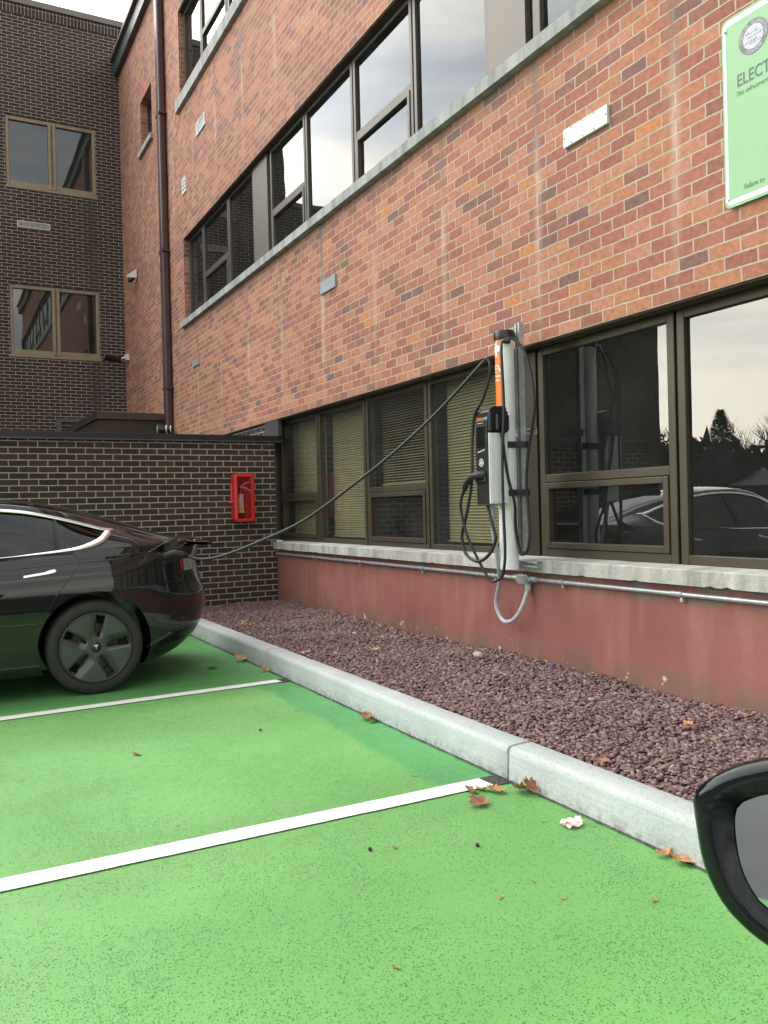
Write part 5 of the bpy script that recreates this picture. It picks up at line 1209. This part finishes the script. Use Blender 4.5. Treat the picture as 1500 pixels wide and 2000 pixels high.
mb = MB(); mb.add([mp_(p, -.004) for p in G_], [tuple(range(n))]); t = NT('mirror_glass'); t.set('Base Color', (.55, .58, .60)); t.set('Metallic', 1.0); t.set('Roughness', .02); mb.build('mirror_glass', t.mat, MH, recalc=False)
mb = MB(); mb.tube([mp_((.10, -.05), -.04), mp_((.16, -.08), -.045), Vector((-.30, -3.01, .845))], [.03, .028, .035], 16); mb.build('mirror_arm', M['black_pl'], MH, smooth=True)

# ------------------------------------------------------------------ leaves and litter
LV = []
for c_, nm in (((.50, .24, .10), 'orange_brown_leaf'), ((.33, .16, .08), 'dark_brown_leaf'), ((.55, .36, .17), 'tan_leaf')):
    t = NT(nm); t.set('Base Color', t.mix(t.ramp(t.noise(60, detail=4), [(.35, 0.0), (.65, 1.0)]), tuple(x*.6 for x in c_), c_)); t.set('Roughness', .65); LV.append(t.mat)
def leaf_mesh(kind):
    n = 40; pts = []
    for i in range(n):
        a = 2*math.pi*i/n
        if kind == 0: r = .042*(.70+.30*abs(math.cos(2.5*a))**.5)*(1+.10*math.sin(11*a)+.06*math.sin(17*a+1))*(1+.25*math.cos(a))       # lobed
        elif kind == 1: r = .04*(.45+.25*abs(math.cos(3*a))+.35*abs(math.cos(a)))
        else: r = .03*(.35+.65*abs(math.cos(a))**1.5)
        pts.append((r*math.cos(a)*1.15, r*math.sin(a)*.9))
    vs = []; fs = []; rg = [0, .35, .7, 1]; cu = random.uniform(4, 11)
    def zf(x, y): return cu*x*x*.9+.5*cu*abs(y)**1.6*.6+.004*math.sin(90*x)+.004
    vs.append((0, 0, zf(0, 0)))
    for r in rg[1:]:
        for (x, y) in pts: vs.append((x*r, y*r, zf(x*r, y*r)+random.gauss(0, .0009)))
    for i in range(n):
        j = (i+1) % n; fs.append((0, 1+i, 1+j))
        for k in range(2): fs.append((1+k*n+i, 1+(k+1)*n+i, 1+(k+1)*n+j, 1+k*n+j))
    b = len(vs); st = [(-.055, 0, .004), (-.03, 0, zf(-.03, 0)), (0, 0, zf(0, 0)+.001)]
    for (x, y, z) in st: vs += [(x, -.0008, z), (x, .0008, z)]
    fs += [(b, b+1, b+3, b+2), (b+2, b+3, b+5, b+4)]
    m_ = bpy.data.meshes.new('leaf'); m_.from_pydata(vs, [], fs); 
    for p in m_.polygons: p.use_smooth = True
    return m_
def leaf(x, y, z, sc_, kind, mi, label, group=None, tilt=.3):
    m_ = leaf_mesh(kind); m_.materials.append(LV[mi]); o_ = bpy.data.objects.new('fallen_leaf', m_); COL.objects.link(o_); o_.location = (x, y, z)
    o_.scale = (sc_*(.62 if z > .1 else .85),)*3; o_.rotation_euler = (random.uniform(-tilt, tilt), random.uniform(-tilt, tilt), random.uniform(0, 6.28)); prop(o_, label, 'leaf', group)
leaf(-2.99, -1.385, .012, 1.25, 0, 0, 'large orange brown leaf against the kerb beside the near black patch', tilt=.35)
leaf(-3.03, -1.47, .006, 1.0, 0, 0, 'orange leaf lying flat on green paint just below the near black patch', tilt=.15)
leaf(-3.09, -1.51, .006, 1.0, 1, 2, 'tan leaf at the very end of the near white line', tilt=.2)
leaf(-3.10, -1.57, .006, .9, 1, 1, 'brown leaf just below the near white line end, left of the tan one', tilt=.25)
leaf(-2.955, -1.62, .010, 1.25, 0, 1, 'curled brown leaf on green paint below the end of near white line', tilt=.4)
leaf(-2.93, -1.362, .03, 1.0, 0, 1, 'dark brown leaf propped upright on the kerb face by the orange leaf', tilt=.55)
leaf(-2.10, -1.362, .015, 1.1, 1, 0, 'orange leaf tucked under the kerb close to the door mirror', tilt=.4)
leaf(-2.18, -1.37, .010, .8, 1, 0, 'smaller orange leaf under the kerb near the door mirror', tilt=.4)
leaf(-6.66, -1.70, .008, 1.1, 0, 1, 'brown leaf on green paint behind the black car', tilt=.3)
leaf(-6.85, -1.375, .02, 1.5, 0, 2, 'pale tan leaf between the kerb and the car bumper', tilt=.5)
leaf(-6.30, -1.375, .01, 1.1, 1, 0, 'orange leaf under the kerb near the far kerb joint', tilt=.5)
leaf(-4.52, -1.37, .015, 1.2, 0, 1, 'brown leaf under the kerb midway between the two white lines', tilt=.5)
leaf(-4.42, -1.38, .01, 1.0, 1, 0, 'small orange leaf right of the brown leaf midway along kerb', tilt=.4)
leaf(-4.516, -2.73, .005, .75, 1, 0, 'lone small orange leaf in the middle of the empty green bay', tilt=.2)
leaf(-7.84, -1.03, .172, 1.5, 0, 1, 'brown leaf on gravel close behind the car', tilt=.5)
leaf(-7.82, -.66, .188, 1.5, 0, 0, 'orange brown leaf on gravel right of the brown one behind car', tilt=.5)
leaf(-5.99, -1.14, .166, 1.5, 0, 2, 'pale curled tan leaf on gravel edge beside the far kerb joint', tilt=.45)
leaf(-5.71, -.677, .185, 1.1, 1, 2, 'small pale leaf on gravel in front of the blinds', tilt=.5)
leaf(-2.875, -.458, .195, 1.2, 1, 0, 'orange brown leaf on gravel above the door mirror', tilt=.5)
leaf(-2.787, -.151, .21, 1.2, 1, 0, 'orange leaf on gravel next to the red foundation at right', tilt=.5)
leaf(-2.498, -.982, .17, .7, 2, 2, 'small yellow leaf on gravel just above the kerb near mirror', tilt=.3)
leaf(-2.72, -1.15, .168, 1.1, 1, 1, 'dark brown leaf lying on gravel where it meets the near kerb', tilt=.4)
for k in range(26):
    x, y = random.uniform(-8.6, -2.4), random.uniform(-1.15, -.05); leaf(x, y, gz(x, y)+.02, random.uniform(.5, .95), random.choice((1, 2)), random.choice((0, 1, 2)), 'small dry leaf scrap lying loose on the purple gravel', 'small leaf scraps on the gravel', .5)
for (x, y) in [(-2.745, -2.15), (-2.26, -1.887), (-2.22, -2.05), (-2.03, -2.54), (-1.95, -1.65), (-2.11, -1.884), (-3.56, -2.017), (-3.82, -2.01), (-3.43, -1.67), (-5.5, -1.9), (-5.2, -2.3), (-6.2, -1.55), (-6.0, -1.8), (-2.66, -1.52), (-2.52, -1.38), (-4.9, -1.42)]:
    leaf(x, y, .003, random.uniform(.28, .5), 2, random.choice((0, 2)), 'tiny dry leaf fragment on the green painted ground', 'tiny leaf fragments on the green paint', .2)
# dark seed pods / pebbles
for (x, y), lb in (((-2.774, -2.241), 'small round dark seed pod on green paint in the foreground'), ((-2.598, -1.881), 'small brown nutshell on green paint right of the dark pod'), ((-4.61, -2.012), 'dark pebble on green paint in the middle of empty bay')):
    b_ = MB(); b_.lathe((x, y, .001), (.1, .1, 1), [(0, 0), (.005, .001), (.0085, .005), (.007, .010), (.003, .014), (0, .0145)], 12); o_ = b_.build('seed_pod', plain('seed_pod_brown', (.035, .022, .015), .6, 0, .4, 200), smooth=True); prop(o_, lb, 'seed pod')
# crumpled paper scrap, bottle cap
b_ = MB(); vs = []; nn = 9
for i in range(nn):
    for j in range(nn):
        u_, v_ = i/(nn-1)-.5, j/(nn-1)-.5; vs.append((-2.573+u_*.075*(1-.5*abs(v_))+random.gauss(0, .003), -1.45+v_*.09*(1-.4*abs(u_))+random.gauss(0, .003), .006+abs(random.gauss(0, .006))+.018*(1-4*u_*u_)*(1 if j % 3 else .3)))
b_.add(vs, [(i*nn+j, (i+1)*nn+j, (i+1)*nn+j+1, i*nn+j+1) for i in range(nn-1) for j in range(nn-1)])
t = NT('printed_paper'); t.set('Base Color', t.mix(t.ramp(t.noise(28, detail=2), [(.55, 0.0), (.58, 1.0)]), (.75, .75, .73), (.6, .3, .28))); t.set('Roughness', .7)
prop(b_.build('paper_scrap', t.mat), 'crumpled white and pink paper scrap on green paint by kerb', 'litter')
b_ = MB(); b_.lathe((-4.33, -.09, .212), (.3, -.5, 1), [(0, .012), (.010, .009), (.012, 0), (.010, 0), (.008, .006), (0, .007)], 16); prop(b_.build('bottle_cap', plain('blue_plastic', (.02, .05, .5), .4)), 'small blue bottle cap on gravel at the foot of the red wall', 'litter')
b_ = MB(); b_.lathe((-4.93, -.27, .195), (.2, .2, 1), [(0, 0), (.03, .002), (.042, .015), (.035, .032), (.015, .042), (0, .043)], 9); prop(b_.build('pale_stone', plain('pale_stone_mat', (.42, .38, .33), .8, 0, .3, 60)), 'pale rounded stone among the purple gravel below the charger', 'stone')

# ------------------------------------------------------------------ across the lot (seen in the panes)
bark = plain('bark', (.05, .042, .035), .9, 0, .3, 3); need = plain('conifer_needles', (.02, .035, .02), .8, 0, .35, 4); wood_ = plain('far_wood_foliage', (.04, .04, .033), .9, 0, .4, .8)
def bare_tree(x, y, h, label, seed):
    rr = random.Random(seed); tr = empty('bare_tree', (x, y, 0), label, 'tree'); mb = MB(); tw = MB()
    def branch(p, d, L, r, dep):
        q = p+d*L*.5+Vector((rr.uniform(-.05, .05), rr.uniform(-.05, .05), 0))*L; e_ = q+(d+Vector((rr.uniform(-.2, .2), rr.uniform(-.2, .2), .12))).normalized()*L*.5
        (mb if dep < 2 else tw).tube([p, q, e_], [r, r*.8, r*.6], 6 if dep < 2 else 4, caps=False)
        if dep >= 5: return
        for k in range(3 if dep < 4 else 2):
            nd = (d+Vector((rr.uniform(-.85, .85), rr.uniform(-.85, .85), rr.uniform(-.1, .5)))).normalized(); branch(q.lerp(e_, rr.uniform(.1, 1)), nd, L*rr.uniform(.6, .78), r*.55, dep+1)
    branch(Vector((x, y, 0)), Vector((0, 0, 1)), h*.34, h*.022, 0); mb.build('trunk', bark, tr, recalc=False); tw.build('crown', bark, tr, recalc=False)
for i, (x, y, h) in enumerate([(-55.1, -54.4, 9.5), (-50.3, -58.8, 9.5), (-48.4, -60.5, 10), (-53.9, -55.7, 8), (-58, -52, 9), (-46, -62, 9.5), (-62, -70, 11)]):
    bare_tree(x, y, h, ['leafless winter tree reflected at left of the dark window building edge', 'leafless winter tree reflected right of the conifer', 'tall leafless tree reflected at the right edge of the last pane', 'low leafless tree reflected between conifer and window frame', 'leafless tree hidden beyond the lot, far left of the conifer', 'leafless tree beyond the lot, right of all the others', 'farthest leafless tree beyond the lot behind the woods'][i], i+3)
ct = empty('conifer_tree', (-51.4, -57.7, 0), 'dark pointed conifer reflected in the right hand window pane', 'tree')
mb = MB(); mb.tube([(-51.4, -57.7, 0), (-51.4, -57.7, 9.2)], [.2, .03], 8); mb.build('trunk', bark, ct)
mb = MB()
for k in range(9000):
    z = 1.2+8.2*random.random()**1.25; R_ = (9.5-z)*.42+.12; a = random.uniform(0, 6.283); r_ = R_*random.random()**.4*(1+.18*math.sin(5*a+z*2.2)); p0 = Vector((-51.4+r_*math.cos(a), -57.7+r_*math.sin(a), z-r_*.18+random.gauss(0, .06)))
    d = Vector((math.cos(a), math.sin(a), -.25)); sd_ = Vector((-math.sin(a), math.cos(a), random.uniform(-.3, .3)))*random.uniform(.05, .14); L_ = random.uniform(.18, .42); mb.add([p0-sd_, p0+sd_, p0+d*L_], [(0, 1, 2)])
mb.build('crown', need, ct, recalc=False)
mb = MB()
for k in range(26000):
    x = random.uniform(-105, 20); y = -66-12*random.random()+.12*(x+50); hh = 7.6+1.4*math.sin(x*.13)+.9*math.sin(x*.37+1)+.6*math.sin(x*.9); z = hh*random.random()**.6; p0 = Vector((x, y, z)); s_ = random.uniform(.25, .7)
    mb.add([p0+Vector((random.gauss(0, s_), random.gauss(0, s_), random.gauss(0, s_))) for _ in range(3)], [(0, 1, 2)])
o_ = mb.build('far_woods', wood_, recalc=False); prop(o_, 'dark line of far off woods reflected low in the right hand window', 'woods', kind='stuff')
for i, (x, y, a, lb) in enumerate([(-57, -50, .5, 'low house with pale grey roof reflected left of the conifer'), (-44, -60, .3, 'small house reflected right of the conifer base')]):
    hb = empty('house', (x, y, 0), lb, 'house'); mb = MB(); mb.box(x-5, x+5, y-3.5, y+3.5, 0, 2.6); mb.build('wall', plain('house_wall', (.10, .09, .08), .8), hb)
    mb = MB(); mb.add([(x-5.4, y-4, 2.5), (x+5.4, y-4, 2.5), (x+5.4, y+4, 2.5), (x-5.4, y+4, 2.5), (x-5.0, y, 4.1), (x+5.0, y, 4.1)], [(0, 1, 5, 4), (2, 3, 4, 5), (0, 4, 3), (1, 2, 5), (0, 3, 2, 1)]); mb.build('roof', plain('pale_shingle', (.22, .23, .23), .8), hb)
    mb = MB(); 
    for q in (-3, 0, 3): mb.box(x+q-.5, x+q+.5, y+3.5, y+3.53, 1.0, 2.0)
    mb.build('window', M['screen'], hb)
